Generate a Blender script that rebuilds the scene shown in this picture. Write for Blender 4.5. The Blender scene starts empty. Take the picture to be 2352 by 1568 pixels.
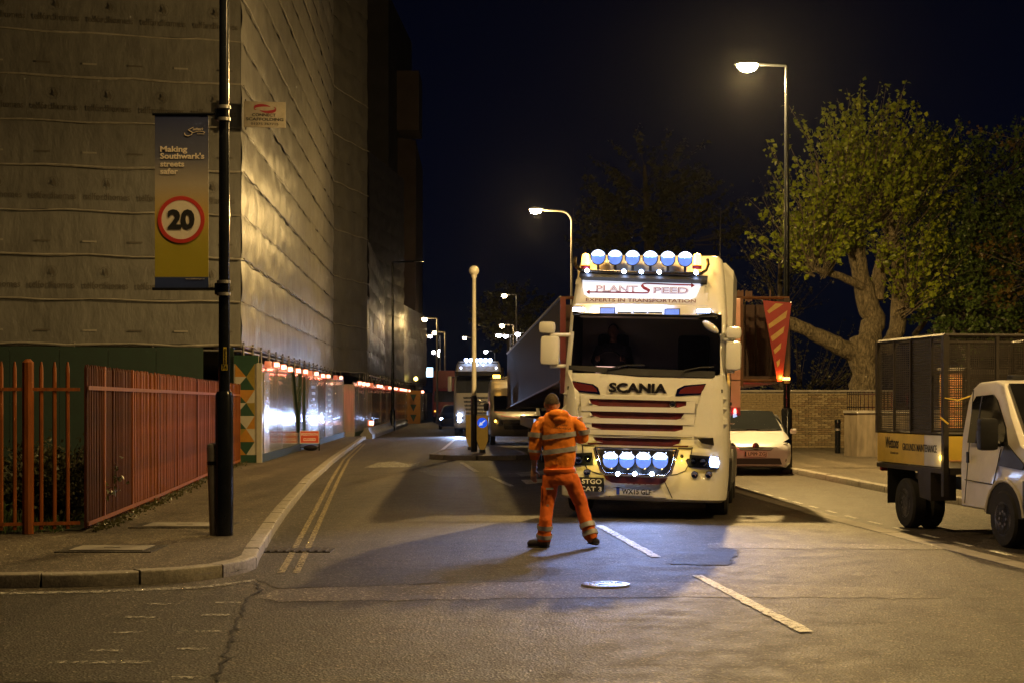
import bpy, bmesh, math, random
from mathutils import Vector, Matrix, noise
R = math.radians
rnd = random.Random(7)
C = bpy.context.scene.collection
scene = bpy.context.scene

# ---------------------------------------------------------------- camera
F, HOR, EYE, CX = 3600.0, 922.0, 1.7, 1176.0      # focal length, horizon row, eye height, centre column (photo scaled to 2352 wide)
cam_data = bpy.data.cameras.new('camera')
cam_data.sensor_width = 36.0
cam_data.lens = F / 2352.0 * 36.0
cam_data.shift_y = (HOR - 784.0) / 2352.0
cam_data.clip_start = 0.1
cam_data.clip_end = 4000.0
cam = bpy.data.objects.new('camera', cam_data)
C.objects.link(cam)
cam.location = (0, 0, EYE)
cam.rotation_euler = (R(90), 0, 0)
scene.camera = cam

# ---------------------------------------------------------------- sky, moonlight, exposure
SUN_EL, SUN_ROT = R(32.0), R(200)          # a moon behind the camera; the night sky is its faint scattered light
world = bpy.data.worlds.new('World')
scene.world = world
world.use_nodes = True
wn = world.node_tree
wn.nodes.clear()
sky = wn.nodes.new('ShaderNodeTexSky')
sky.sky_type = 'NISHITA'
sky.sun_disc = False
sky.sun_elevation = SUN_EL
sky.sun_rotation = SUN_ROT
sky.air_density = 1.0
sky.dust_density = 0.4
sky.ozone_density = 6.0
bg = wn.nodes.new('ShaderNodeBackground')
bg.inputs['Strength'].default_value = 0.0008
wo = wn.nodes.new('ShaderNodeOutputWorld')
tint = wn.nodes.new('ShaderNodeMix')        # white balance set for the warm street lamps turns the night sky navy
tint.data_type = 'RGBA'; tint.blend_type = 'MULTIPLY'
tint.inputs[0].default_value = 1.0
tint.inputs[7].default_value = (0.26, 0.32, 0.85, 1)
wn.links.new(sky.outputs[0], tint.inputs[6])
wn.links.new(tint.outputs[2], bg.inputs[0])
wn.links.new(bg.outputs[0], wo.inputs[0])

sun_data = bpy.data.lights.new('moonlight', 'SUN')
sun_data.energy = 0.002
sun_data.angle = R(0.5)
sun_data.color = (0.8, 0.88, 1.0)
sun = bpy.data.objects.new('moonlight', sun_data)
C.objects.link(sun)
sun.rotation_euler = (R(50), 0, R(160))

vs = scene.view_settings
vs.view_transform = 'Standard'
vs.look = 'None'
vs.gamma = 1.0
vs.use_curve_mapping = False
vs.exposure = 0.0
cy = scene.cycles
cy.use_denoising = True
cy.max_bounces = 6
cy.diffuse_bounces = 2
cy.glossy_bounces = 3
cy.transparent_max_bounces = 12
cy.transmission_bounces = 4
cy.sample_clamp_indirect = 3.0
cy.sample_clamp_direct = 0.0
cy.caustics_reflective = False
cy.caustics_refractive = False
cy.use_light_tree = True

# ---------------------------------------------------------------- helpers
def P(u, v, Y):
    return Vector(((u - CX) * Y / F, Y, EYE - (v - HOR) * Y / F))
def G(u, v, z=0.0):
    Y = F * (EYE - z) / (v - HOR)
    return Vector(((u - CX) * Y / F, Y, z))

def sharp_edges(me, ang):
    bm = bmesh.new(); bm.from_mesh(me)
    a = R(ang)
    for e in bm.edges:
        if len(e.link_faces) == 2:
            e.smooth = e.calc_face_angle(0.0) < a
        else:
            e.smooth = False
    for f in bm.faces:
        f.smooth = True
    bm.to_mesh(me); bm.free()

class MB:
    """collects shapes; build() links them as one mesh object"""
    def __init__(self):
        self.v = []; self.f = []
    def add(self, vs, fs):
        b = len(self.v)
        self.v.extend([tuple(p) for p in vs])
        self.f.extend([tuple(i + b for i in f) for f in fs])
        return self
    def box(self, x, y, z, sx, sy, sz, rz=0.0, rx=0.0, ry=0.0):
        hx, hy, hz = sx / 2, sy / 2, sz / 2
        m = Matrix.Translation((x, y, z)) @ Matrix.Rotation(rz, 4, 'Z') @ Matrix.Rotation(ry, 4, 'Y') @ Matrix.Rotation(rx, 4, 'X')
        vs = [m @ Vector((a * hx, b * hy, c * hz)) for a in (-1, 1) for b in (-1, 1) for c in (-1, 1)]
        return self.add(vs, [(0, 1, 3, 2), (4, 6, 7, 5), (0, 4, 5, 1), (2, 3, 7, 6), (0, 2, 6, 4), (1, 5, 7, 3)])
    def bbox(self, x, y, z, sx, sy, sz, b=0.02, rz=0.0):
        """box with bevelled edges (octagon section in every axis)"""
        bm = bmesh.new()
        bmesh.ops.create_cube(bm, size=1.0)
        for v in bm.verts:
            v.co = Vector((v.co.x * sx, v.co.y * sy, v.co.z * sz))
        bmesh.ops.bevel(bm, geom=list(bm.edges), offset=min(b, sx * .45, sy * .45, sz * .45), segments=2, affect='EDGES', profile=0.6)
        m = Matrix.Translation((x, y, z)) @ Matrix.Rotation(rz, 4, 'Z')
        bm.verts.index_update()
        self.add([m @ v.co for v in bm.verts], [[v.index for v in f.verts] for f in bm.faces])
        bm.free()
        return self
    def poly(self, pts):
        return self.add(pts, [tuple(range(len(pts)))])
    def prism(self, pts, vec):
        vec = Vector(vec); n = len(pts)
        vs = [Vector(p) for p in pts] + [Vector(p) + vec for p in pts]
        fs = [tuple(range(n))[::-1], tuple(range(n, 2 * n))]
        fs += [(i, (i + 1) % n, n + (i + 1) % n, n + i) for i in range(n)]
        return self.add(vs, fs)
    def rings(self, rings, caps=True, closed=True):
        n = len(rings[0]); vs = [p for r in rings for p in r]; fs = []
        for k in range(len(rings) - 1):
            for i in range(n if closed else n - 1):
                j = (i + 1) % n
                fs.append((k * n + i, k * n + j, (k + 1) * n + j, (k + 1) * n + i))
        if caps and closed:
            fs.append(tuple(range(n))[::-1]); fs.append(tuple((len(rings) - 1) * n + i for i in range(n)))
        return self.add(vs, fs)
    def path(self, pts, radii, n=8, caps=True, flat=1.0):
        pts = [Vector(p) for p in pts]
        if not hasattr(radii, '__len__'): radii = [radii] * len(pts)
        rings = []; up = None
        for i, p in enumerate(pts):
            if i == 0: t = pts[1] - pts[0]
            elif i == len(pts) - 1: t = pts[-1] - pts[-2]
            else: t = (pts[i + 1] - pts[i]).normalized() + (pts[i] - pts[i - 1]).normalized()
            if t.length < 1e-9: t = Vector((0, 0, 1))
            t.normalize()
            if up is None:
                up = Vector((1, 0, 0)) if abs(t.x) < 0.8 else Vector((0, 1, 0))
            a = (up - t * up.dot(t)).normalized(); b = t.cross(a); up = a
            rings.append([p + (a * math.cos(2 * math.pi * k / n) + b * math.sin(2 * math.pi * k / n) * flat) * radii[i] for k in range(n)])
        return self.rings(rings, caps)
    def tube(self, p0, p1, r0, r1=None, n=10):
        return self.path([p0, p1], [r0, r0 if r1 is None else r1], n)
    def lathe(self, prof, o=(0, 0, 0), n=20, axis='Z', caps=True):
        o = Vector(o); rings = []
        for r, h in prof:
            ring = []
            for k in range(n):
                c, s = math.cos(2 * math.pi * k / n) * r, math.sin(2 * math.pi * k / n) * r
                ring.append(o + (Vector((c, s, h)) if axis == 'Z' else Vector((c, h, s)) if axis == 'Y' else Vector((h, c, s))))
            rings.append(ring)
        return self.rings(rings, caps)
    def ell(self, o, r, n=14, m=9, rot=None):
        o = Vector(o); rings = []
        for i in range(m + 1):
            th = math.pi * (0.02 + 0.96 * i / m)
            ring = []
            for k in range(n):
                p = Vector((math.sin(th) * math.cos(2 * math.pi * k / n) * r[0], math.sin(th) * math.sin(2 * math.pi * k / n) * r[1], math.cos(th) * r[2]))
                ring.append(o + (rot @ p if rot else p))
            rings.append(ring)
        return self.rings(rings)
    def grid(self, fn, nu, nv):
        vs = [fn(i / nu, j / nv) for j in range(nv + 1) for i in range(nu + 1)]
        fs = [(j * (nu + 1) + i, j * (nu + 1) + i + 1, (j + 1) * (nu + 1) + i + 1, (j + 1) * (nu + 1) + i) for j in range(nv) for i in range(nu)]
        return self.add(vs, fs)
    def mesh(self, name, mat, ang=35):
        me = bpy.data.meshes.new(name)
        me.from_pydata(self.v, [], self.f)
        me.validate()
        if mat is not None:
            for m in (mat if isinstance(mat, (list, tuple)) else [mat]):
                me.materials.append(m)
        bm = bmesh.new(); bm.from_mesh(me)
        bmesh.ops.recalc_face_normals(bm, faces=list(bm.faces))
        bm.to_mesh(me); bm.free()
        if ang: sharp_edges(me, ang)
        return me
    def build(self, name, mat, parent=None, loc=None, rot=None, ang=35):
        o = bpy.data.objects.new(name, self.mesh(name, mat, ang))
        C.objects.link(o)
        if parent is not None: o.parent = parent
        if loc is not None: o.location = loc
        if rot is not None: o.rotation_euler = rot
        return o

def link_mesh(name, me, parent=None, loc=None, rot=None, scale=None):
    o = bpy.data.objects.new(name, me); C.objects.link(o)
    if parent is not None: o.parent = parent
    if loc is not None: o.location = loc
    if rot is not None: o.rotation_euler = rot
    if scale is not None: o.scale = scale
    return o
def tag(o, label, cat, group=None):
    o['label'] = label; o['category'] = cat
    if group: o['group'] = group
    return o
def thing(name, label, cat, loc=(0, 0, 0), rz=0.0, group=None):
    o = bpy.data.objects.new(name, None); C.objects.link(o)
    o.empty_display_size = 0.2
    o.location = loc; o.rotation_euler = (0, 0, rz)
    return tag(o, label, cat, group)
def struct(o):
    o['kind'] = 'structure'; return o
def solid(o, t=0.01, off=-1.0):
    m = o.modifiers.new('solid', 'SOLIDIFY'); m.thickness = t; m.offset = off; return o
def bev(o, w=0.01, seg=2, ang=40):
    m = o.modifiers.new('bevel', 'BEVEL'); m.width = w; m.segments = seg; m.limit_method = 'ANGLE'; m.angle_limit = R(ang); return o

def text(s, mat, parent, loc, rot=(R(90), 0, 0), h=0.1, w=None, name='lettering', bold=0.0, extrude=0.002, align='CENTER', shear=0.0, xh=None):
    """flat lettering: h = capital height, w = full width (stretched to fit)"""
    cu = bpy.data.curves.new('lettering', 'FONT')
    cu.body = s; cu.size = 1.0; cu.align_x = align; cu.offset = bold; cu.shear = shear
    cu.resolution_u = 3
    to = bpy.data.objects.new('lettering', cu); C.objects.link(to)
    dg = bpy.context.evaluated_depsgraph_get()
    me = bpy.data.meshes.new_from_object(to.evaluated_get(dg))
    bpy.data.objects.remove(to); bpy.data.curves.remove(cu)
    xs = [v.co.x for v in me.vertices]; ys = [v.co.y for v in me.vertices]
    k = h / (xh or 0.69)
    kx = k if w is None else w / (max(xs) - min(xs))
    x0 = (max(xs) + min(xs)) / 2 if align == 'CENTER' else min(xs)
    for v in me.vertices:
        v.co = Vector(((v.co.x - x0) * kx, v.co.y * k, 0.0))
    for p_ in me.polygons: p_.use_smooth = False
    me.materials.clear(); me.materials.append(mat)
    o = link_mesh(name, me, parent, loc, rot)
    solid(o, extrude, 1.0)
    return o

# ---------------------------------------------------------------- materials
def nt(name):
    m = bpy.data.materials.new(name); m.use_nodes = True
    t = m.node_tree; b = t.nodes.get('Principled BSDF')
    return m, t, b
def node(t, kind, **kw):
    n = t.nodes.new(kind)
    for k, v in kw.items():
        if k.startswith('i_'):
            key = k[2:]
            n.inputs[int(key) if key.isdigit() else key.replace('_', ' ')].default_value = v
        else: setattr(n, k, v)
    return n
def ramp(t, fac, stops):
    r = t.nodes.new('ShaderNodeValToRGB')
    els = r.color_ramp.elements
    while len(els) < len(stops): els.new(0.5)
    for e, (p, c) in zip(els, stops):
        e.position = p; e.color = (*c, 1) if len(c) == 3 else c
    t.links.new(fac, r.inputs[0])
    return r
def mat(name, col, rough=0.5, metal=0.0, var=0.12, scale=6.0, bump=0.0, bscale=60.0, coat=0.0, spec=0.5, dirt=0.0, dirtcol=(0.02, 0.017, 0.013), trans=0.0, alpha=1.0, stretch=None):
    m, t, b = nt(name)
    tc = node(t, 'ShaderNodeTexCoord')
    src = tc.outputs['Object']
    if stretch:
        mp = node(t, 'ShaderNodeMapping'); mp.inputs['Scale'].default_value = stretch
        t.links.new(src, mp.inputs[0]); src = mp.outputs[0]
    n1 = node(t, 'ShaderNodeTexNoise', i_Scale=scale, i_Detail=5.0, i_Roughness=0.6)
    t.links.new(src, n1.inputs['Vector'])
    lo = tuple(c * (1 - var) for c in col); hi = tuple(min(1, c * (1 + var)) for c in col)
    r = ramp(t, n1.outputs[0], [(0.3, lo), (0.7, hi)])
    colout = r.outputs[0]
    if dirt > 0:
        n2 = node(t, 'ShaderNodeTexNoise', i_Scale=scale * 0.45, i_Detail=7.0, i_Roughness=0.7)
        t.links.new(src, n2.inputs['Vector'])
        r2 = ramp(t, n2.outputs[0], [(0.48, (0, 0, 0)), (0.72, (dirt, dirt, dirt))])
        mx = node(t, 'ShaderNodeMix', data_type='RGBA')
        t.links.new(r2.outputs[0], mx.inputs[0]); t.links.new(colout, mx.inputs[6]); mx.inputs[7].default_value = (*dirtcol, 1)
        colout = mx.outputs[2]
    t.links.new(colout, b.inputs['Base Color'])
    b.inputs['Roughness'].default_value = rough
    b.inputs['Metallic'].default_value = metal
    b.inputs['Specular IOR Level'].default_value = spec
    b.inputs['Coat Weight'].default_value = coat
    b.inputs['Coat Roughness'].default_value = 0.06
    if trans: b.inputs['Transmission Weight'].default_value = trans
    if bump > 0:
        n3 = node(t, 'ShaderNodeTexNoise', i_Scale=bscale, i_Detail=4.0, i_Roughness=0.6)
        t.links.new(src, n3.inputs['Vector'])
        bp = node(t, 'ShaderNodeBump', i_Strength=1.0, i_Distance=bump)
        t.links.new(n3.outputs[0], bp.inputs['Height']); t.links.new(bp.outputs[0], b.inputs['Normal'])
    return m
def emit(name, col, strength, sampled=True, base=(0.5, 0.5, 0.5)):
    m, t, b = nt(name)
    b.inputs['Base Color'].default_value = (*base, 1)
    b.inputs['Emission Color'].default_value = (*col, 1)
    b.inputs['Emission Strength'].default_value = strength
    b.inputs['Roughness'].default_value = 0.3
    if not sampled:
        m.cycles.emission_sampling = 'NONE'
    return m
def glass(name, tint=(0.35, 0.4, 0.42), gloss=1.0):
    """car glass: tinted see-through pane with a mirror-like surface"""
    m, t, b = nt(name)
    t.nodes.remove(b)
    out = t.nodes.get('Material Output')
    tr = node(t, 'ShaderNodeBsdfTransparent'); tr.inputs[0].default_value = (*tint, 1)
    gl = node(t, 'ShaderNodeBsdfGlossy'); gl.inputs['Roughness'].default_value = 0.03
    fr = node(t, 'ShaderNodeFresnel'); fr.inputs[0].default_value = 1.5
    mx = node(t, 'ShaderNodeMixShader')
    t.links.new(fr.outputs[0], mx.inputs[0]); t.links.new(tr.outputs[0], mx.inputs[1]); t.links.new(gl.outputs[0], mx.inputs[2])
    t.links.new(mx.outputs[0], out.inputs[0])
    return m

WARM = (1.0, 0.645, 0.225)
LEDC = (0.45, 0.6, 1.0)
BEAM = (0.34, 0.47, 1.0)
M = {}
M['cream'] = mat('cream vehicle paint', (0.80, 0.79, 0.74), 0.28, var=0.03, coat=0.6, scale=3, dirt=0.12, dirtcol=(0.35, 0.30, 0.22))
M['white_paint'] = mat('white vehicle paint', (0.74, 0.74, 0.73), 0.3, var=0.05, coat=0.4, scale=4, dirt=0.45, dirtcol=(0.30, 0.26, 0.20))
M['black_plastic'] = mat('black plastic', (0.018, 0.018, 0.02), 0.45, var=0.2)
M['rubber'] = mat('tyre rubber', (0.02, 0.019, 0.018), 0.85, var=0.3, bump=0.003, bscale=40)
M['chrome'] = mat('chrome', (0.75, 0.75, 0.76), 0.08, metal=1.0, var=0.03)
M['dark_chrome'] = mat('dark polished metal', (0.12, 0.11, 0.10), 0.2, metal=0.9, var=0.1)
M['maroon'] = mat('maroon grille mesh', (0.10, 0.012, 0.015), 0.45, var=0.25, bump=0.004, bscale=180)
M['maroon_plain'] = mat('maroon paint', (0.13, 0.014, 0.017), 0.35, var=0.12, coat=0.3)
M['red_letter'] = mat('red print', (0.28, 0.015, 0.03), 0.5, var=0.05)
M['brown_letter'] = mat('brown red print', (0.13, 0.02, 0.016), 0.5, var=0.05)
M['black'] = mat('black print', (0.012, 0.012, 0.013), 0.5, var=0.1)
M['white'] = mat('white plate', (0.78, 0.78, 0.75), 0.45, var=0.04)
M['steel'] = mat('galvanised steel', (0.30, 0.29, 0.28), 0.45, metal=0.8, var=0.2, scale=20)
M['glass'] = glass('tinted windscreen', (0.78, 0.82, 0.86))
M['clear_glass'] = glass('clear lamp glass', (0.8, 0.85, 0.95))
M['led'] = emit('white led', LEDC, 48.0)
M['led_head'] = emit('headlamp led', LEDC, 16.0)
M['led_far'] = emit('far white led', LEDC, 90.0)
M['led_soft'] = emit('led panel', (0.6, 0.72, 1.0), 5.0)
M['blue_lens'] = mat('blue tinted lamp lens', (0.05, 0.11, 0.40), 0.2, var=0.5, scale=45, bump=0.004, bscale=70, coat=0.5)
_b = M['blue_lens'].node_tree.nodes.get('Principled BSDF')      # a lit lamp: its whole lens glows a little
_b.inputs['Emission Color'].default_value = (0.20, 0.34, 1.0, 1); _b.inputs['Emission Strength'].default_value = 0.85
M['reflection_glow'] = emit('reflected lamp glow', LEDC, 1.0, False)  # glow standing in for lamps reflected on the vehicle sides
M['amber'] = emit('amber lamp', (1.0, 0.45, 0.05), 12.0)
M['amber_dim'] = emit('amber reflector', (1.0, 0.42, 0.03), 2.0, False)
M['red_lamp'] = emit('red lamp', (1.0, 0.06, 0.05), 14.0)
M['sodium'] = emit('warm street lamp lens', (1.0, 0.72, 0.34), 260.0, False)
M['far_warm'] = emit('far warm lamp lens', (1.0, 0.78, 0.45), 60.0, False)
M['far_white'] = emit('far white lamp lens', (0.95, 0.92, 1.0), 60.0, False)
M['post_black'] = mat('black post paint', (0.006, 0.007, 0.009), 0.2, var=0.2, spec=.3, scale=10)
M['post_grey'] = mat('grey post paint', (0.16, 0.15, 0.14), 0.45, var=0.2, scale=10)
# ================================================================ SETTING
def asphalt(name, c0, c1, agg=0.16, seed=0.0):
    m, t, b = nt(name)
    tc = node(t, 'ShaderNodeTexCoord'); src = tc.outputs['Object']
    mp = node(t, 'ShaderNodeMapping'); mp.inputs['Location'].default_value = (seed, seed * 1.7, 0)
    t.links.new(src, mp.inputs[0]); src = mp.outputs[0]
    big = node(t, 'ShaderNodeTexNoise', i_Scale=0.55, i_Detail=9.0, i_Roughness=0.72); t.links.new(src, big.inputs['Vector'])
    r1 = ramp(t, big.outputs[0], [(0.3, c0), (0.72, c1)])
    v = node(t, 'ShaderNodeTexVoronoi', i_Scale=56.0); t.links.new(src, v.inputs['Vector'])
    sep = node(t, 'ShaderNodeSeparateColor'); t.links.new(v.outputs['Color'], sep.inputs[0])
    r2 = ramp(t, sep.outputs[0], [(0.0, (0.55,) * 3), (0.82, (1.1,) * 3), (0.93, (2.1,) * 3), (1.0, (4.2,) * 3)])
    mu = node(t, 'ShaderNodeMix', data_type='RGBA', blend_type='MULTIPLY'); mu.inputs[0].default_value = 1.0
    t.links.new(r1.outputs[0], mu.inputs[6]); t.links.new(r2.outputs[0], mu.inputs[7])
    # dark oil drips and tyre-polished streaks
    n4 = node(t, 'ShaderNodeTexNoise', i_Scale=2.6, i_Detail=8.0, i_Roughness=0.75); t.links.new(src, n4.inputs['Vector'])
    r4 = ramp(t, n4.outputs[0], [(0.34, (0.42,) * 3), (0.52, (1,) * 3)])
    mu2 = node(t, 'ShaderNodeMix', data_type='RGBA', blend_type='MULTIPLY'); mu2.inputs[0].default_value = 0.8
    t.links.new(mu.outputs[2], mu2.inputs[6]); t.links.new(r4.outputs[0], mu2.inputs[7])
    mps = node(t, 'ShaderNodeMapping'); mps.inputs['Scale'].default_value = (1.5, .06, 1); mps.inputs['Rotation'].default_value = (0, 0, -.04); t.links.new(src, mps.inputs[0])
    n5 = node(t, 'ShaderNodeTexNoise', i_Scale=1.0, i_Detail=5.0, i_Roughness=.6); t.links.new(mps.outputs[0], n5.inputs['Vector'])
    r5 = ramp(t, n5.outputs[0], [(0.38, (0.62,) * 3), (0.62, (1.2,) * 3)])
    mu3 = node(t, 'ShaderNodeMix', data_type='RGBA', blend_type='MULTIPLY'); mu3.inputs[0].default_value = .8
    t.links.new(mu2.outputs[2], mu3.inputs[6]); t.links.new(r5.outputs[0], mu3.inputs[7])
    t.links.new(mu3.outputs[2], b.inputs['Base Color'])
    rr = ramp(t, n4.outputs[0], [(0.3, (0.52,) * 3), (0.7, (0.78,) * 3)])
    t.links.new(rr.outputs[0], b.inputs['Roughness'])
    b.inputs['Specular IOR Level'].default_value = 0.4
    bp = node(t, 'ShaderNodeBump', i_Strength=1.0, i_Distance=0.006)
    t.links.new(v.outputs['Distance'], bp.inputs['Height']); t.links.new(bp.outputs[0], b.inputs['Normal'])
    return m
M['asphalt'] = asphalt('asphalt', (0.042, 0.036, 0.028), (0.072, 0.061, 0.047))
M['asphalt_new'] = asphalt('newer dark asphalt', (0.036, 0.032, 0.026), (0.056, 0.049, 0.040), seed=9.0)
M['asphalt_pale'] = asphalt('pale reinstated asphalt', (0.092, 0.080, 0.064), (0.14, 0.122, 0.10), seed=4.0)
M['paving'] = asphalt('footway asphalt', (0.075, 0.064, 0.046), (0.12, 0.10, 0.075), seed=15.0)
M['granite'] = mat('granite kerb', (0.24, 0.22, 0.19), 0.7, var=0.3, scale=30, bump=0.004, bscale=50, dirt=0.55, dirtcol=(0.06, 0.055, 0.045))
M['concrete'] = mat('concrete', (0.22, 0.205, 0.18), 0.8, var=0.2, scale=5, bump=0.003, bscale=60, dirt=0.5, dirtcol=(0.08, 0.07, 0.055))
M['cast'] = mat('cast iron', (0.05, 0.045, 0.04), 0.5, metal=0.6, var=0.3, scale=30)
def worn_paint(name, col, wear=0.5):
    m = mat(name, col, 0.6, var=0.15, scale=14, bump=0.003, bscale=90)
    t = m.node_tree; b = t.nodes.get('Principled BSDF')
    tc = node(t, 'ShaderNodeTexCoord')
    n = node(t, 'ShaderNodeTexNoise', i_Scale=26.0, i_Detail=8.0, i_Roughness=0.75); t.links.new(tc.outputs['Object'], n.inputs['Vector'])
    r = ramp(t, n.outputs[0], [(wear - 0.06, (0, 0, 0)), (wear + 0.04, (1, 1, 1))])
    t.links.new(r.outputs[0], b.inputs['Alpha'])
    return m
M['white_line'] = worn_paint('worn white road paint', (0.55, 0.54, 0.49), 0.455)
M['white_line_old'] = worn_paint('very worn white road paint', (0.42, 0.41, 0.37), 0.53)
M['yellow_line'] = worn_paint('worn yellow road paint', (0.31, 0.26, 0.15), 0.49)

road = struct(MB().poly([(-900, -60, 0), (900, -60, 0), (900, 2500, 0), (-900, 2500, 0)]).build('road', M['asphalt'], ang=0))

def resample(pts, step):
    pts = [Vector(p) for p in pts]; out = [pts[0].copy()]; carry = 0.0
    for a, b in zip(pts, pts[1:]):
        L = (b - a).length; d = step - carry
        while d <= L:
            out.append(a + (b - a) * (d / L)); d += step
        carry = (carry + L) % step
    return out
def offset_line(pts, d):
    out = []
    for i, p in enumerate(pts):
        a = pts[max(0, i - 1)]; b = pts[min(len(pts) - 1, i + 1)]
        t = (Vector(b) - Vector(a)).normalized(); n = Vector((-t.y, t.x, 0))
        out.append(Vector(p) + n * d)
    return out
def sheet(name, pts, z, m, parent=None, th=None):
    mb = MB()
    top = [(p[0], p[1], z) for p in pts]
    if th: mb.prism([(p[0], p[1], z - th) for p in pts], (0, 0, th))
    else: mb.poly(top)
    o = mb.build(name, m, parent, ang=0)
    bm = bmesh.new(); bm.from_mesh(o.data); bmesh.ops.triangulate(bm, faces=[f for f in bm.faces if len(f.verts) > 4]); bm.to_mesh(o.data); bm.free()
    return o
KW, KH = 0.16, 0.125
def kerb_run(line, inner, parent, near_len, rnd_amp=0.006):
    """single stones along the first near_len metres, one joined strip beyond; inner = side on which the footway lies (+1 = to the left of travel)"""
    pts = resample(line, 0.05); acc = 0.0; i = 0; L = 18
    while i + L < len(pts) and acc < near_len:
        seg = pts[i:i + L + 1]; g = 0.012
        a, b = seg[0], seg[-1]; d = (b - a).normalized(); n = Vector((-d.y, d.x, 0)) * inner
        a = a + d * g; b = b - d * g
        dz = rnd.uniform(-0.5, 1) * rnd_amp
        mid = (seg[len(seg) // 2] - (a + b) / 2).dot(n) * n
        pm = (a + b) / 2 + mid
        prof = [(0.0, -0.02), (0.0, KH - 0.022), (0.006, KH - 0.008), (0.022, KH), (KW, KH + 0.002), (KW, -0.02)]
        rings = [[Vector((p.x, p.y, 0)) + n * (u + rnd.uniform(0, 0.003)) + Vector((0, 0, w + dz + rnd.uniform(-.003, .003))) for u, w in prof] for p in (a, (a + pm) / 2, pm, (pm + b) / 2, b)]
        MB().rings(rings).build('kerb_stone', M['granite'], parent, ang=30)
        acc += (b - a).length; i += L
    far = pts[i:][::20] + [pts[-1]]
    if len(far) > 2:
        prof = [(0.0, -0.02), (0.0, KH - 0.02), (0.02, KH), (KW, KH), (KW, -0.02)]
        nn = offset_line(far, inner)
        rings = [[p + (q - p) * u + Vector((0, 0, w)) for u, w in prof] for p, q in zip(far, nn)]
        MB().rings(rings).build('kerb', M['granite'], parent, ang=30)

# footway beside the red fence and the hoarding
kl = [Vector((-16, 13.9, 0)), Vector((-4.67, 14.28, 0)), G(247, 1346), G(459, 1333), G(540, 1322), G(588, 1308), G(596, 1285), G(612, 1258), G(632, 1222), G(660, 1180), G(715, 1110), G(770, 1060), G(835, 1010), Vector((-7.6, 92, 0)), Vector((-9.0, 125, 0)), Vector((-12, 200, 0))]
inn = offset_line(kl, KW * 0.9)
pav1 = struct(sheet('pavement', [(p.x, p.y) for p in inn] + [(-60, 200), (-60, 13.9)], KH - 0.004, M['paving'], th=0.1))
kerb_run(kl, 1, pav1, 40)

# footway by the brick wall
kr = [Vector((11.5, 5, 0)), Vector((8.6, 16, 0)), Vector((7.55, 24, 0)), G(2050, 1134), G(1805, 1084), Vector((5.9, 60, 0)), Vector((4.4, 95, 0)), Vector((1.5, 165, 0))]
inr = offset_line(kr, -KW * 0.9)
pav2 = struct(sheet('pavement', [(p.x, p.y) for p in inr] + [(80, 165), (80, 5)], KH - 0.004, M['paving'], th=0.1))
kerb_run([p for p in kr[1:]], -1, pav2, 24)

M['channel'] = mat('pale channel concrete', (0.21, 0.19, 0.155), 0.75, var=0.2, scale=5, bump=0.003)
# concrete channel between carriageway and parking bay, laid in blocks
cl = [Vector((6.0, 10.5, 0)), G(2352, 1300), G(2100, 1237), G(1900, 1186), G(1665, 1119), Vector((3.55, 44, 0)), Vector((3.0, 56, 0))]
cpts = resample(cl, 0.9)
for a, b in zip(cpts, cpts[1:]):
    d = (b - a).normalized(); n = Vector((-d.y, d.x, 0))
    a2, b2 = a + d * 0.008, b - d * 0.008
    z = 0.006 + rnd.uniform(0, 0.004)
    MB().prism([a2 - n * .13 + Vector((0, 0, -.02)), a2 + n * .13 + Vector((0, 0, -.02)), b2 + n * .13 + Vector((0, 0, -.02)), b2 - n * .13 + Vector((0, 0, -.02))], (0, 0, 0.02 + z)).build('channel_block', M['channel'], road, ang=0)

# patches and painted markings (each a sheet 4 mm above the one below)
def gsheet(name, uv, z, m):
    pts = [G(u, v) for u, v in uv]; amp = .025 if name == 'asphalt_patch' else .006; out = []
    for a, b in zip(pts, pts[1:] + pts[:1]):
        n = max(1, int((b - a).length / (.14 if amp > .01 else .12))); d = (b - a).normalized(); q = Vector((-d.y, d.x, 0))
        for k in range(n):
            out.append(a.lerp(b, k / n) + q * rnd.gauss(0, amp) * (1 if k else 0))
    return sheet(name, out, z, m, road)
gsheet('asphalt_patch', [(585, 1372), (640, 1352), (1235, 1334), (1600, 1338), (2100, 1352), (2160, 1374), (1500, 1370), (640, 1382)], 0.004, M['asphalt_pale'])
gsheet('asphalt_patch', [(590, 1330), (800, 1300), (1240, 1312), (1236, 1333), (640, 1351)], 0.004, M['asphalt_new'])
gsheet('asphalt_patch', [(1628, 1246), (2190, 1250), (2210, 1262), (1625, 1258)], 0.004, M['asphalt_pale'])
gsheet('asphalt_patch', [(1560, 1265), (1700, 1262), (1672, 1298), (1540, 1296)], 0.008, M['asphalt_new'])
gsheet('asphalt_patch', [(0, 1362), (520, 1352), (585, 1372), (490, 1568), (0, 1568)], 0.004, M['asphalt_new'])
gsheet('asphalt_patch', [(1240, 1094), (1000, 1094), (960, 1080), (1200, 1080)], 0.004, M['asphalt_pale'])
def dash(uv, m='white_line', z=0.012): return gsheet('road_marking', uv, z, M[m])
dash([(1367, 1207), (1386, 1207), (1519, 1280), (1496, 1280)])
dash([(1589, 1322), (1612, 1322), (1869, 1452), (1836, 1454)])
for (u, v, w, h) in [(318, 1417, 70, 4), (285, 1452, 70, 4), (240, 1494, 76, 4), (228, 1520, 230, 6), (360, 1387, 60, 3), (495, 1412, 68, 4), (475, 1450, 66, 4), (440, 1490, 74, 4), (520, 1384, 60, 3), (415, 1556, 54, 6)]:
    dash([(u - w / 2, v + h), (u - w / 2 + 6, v), (u + w / 2 + 6, v), (u + w / 2, v + h)], 'white_line_old')
dash([(0, 1362), (240, 1357), (470, 1347), (585, 1332), (585, 1336), (470, 1352), (240, 1362), (0, 1367)], 'white_line_old')
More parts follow.
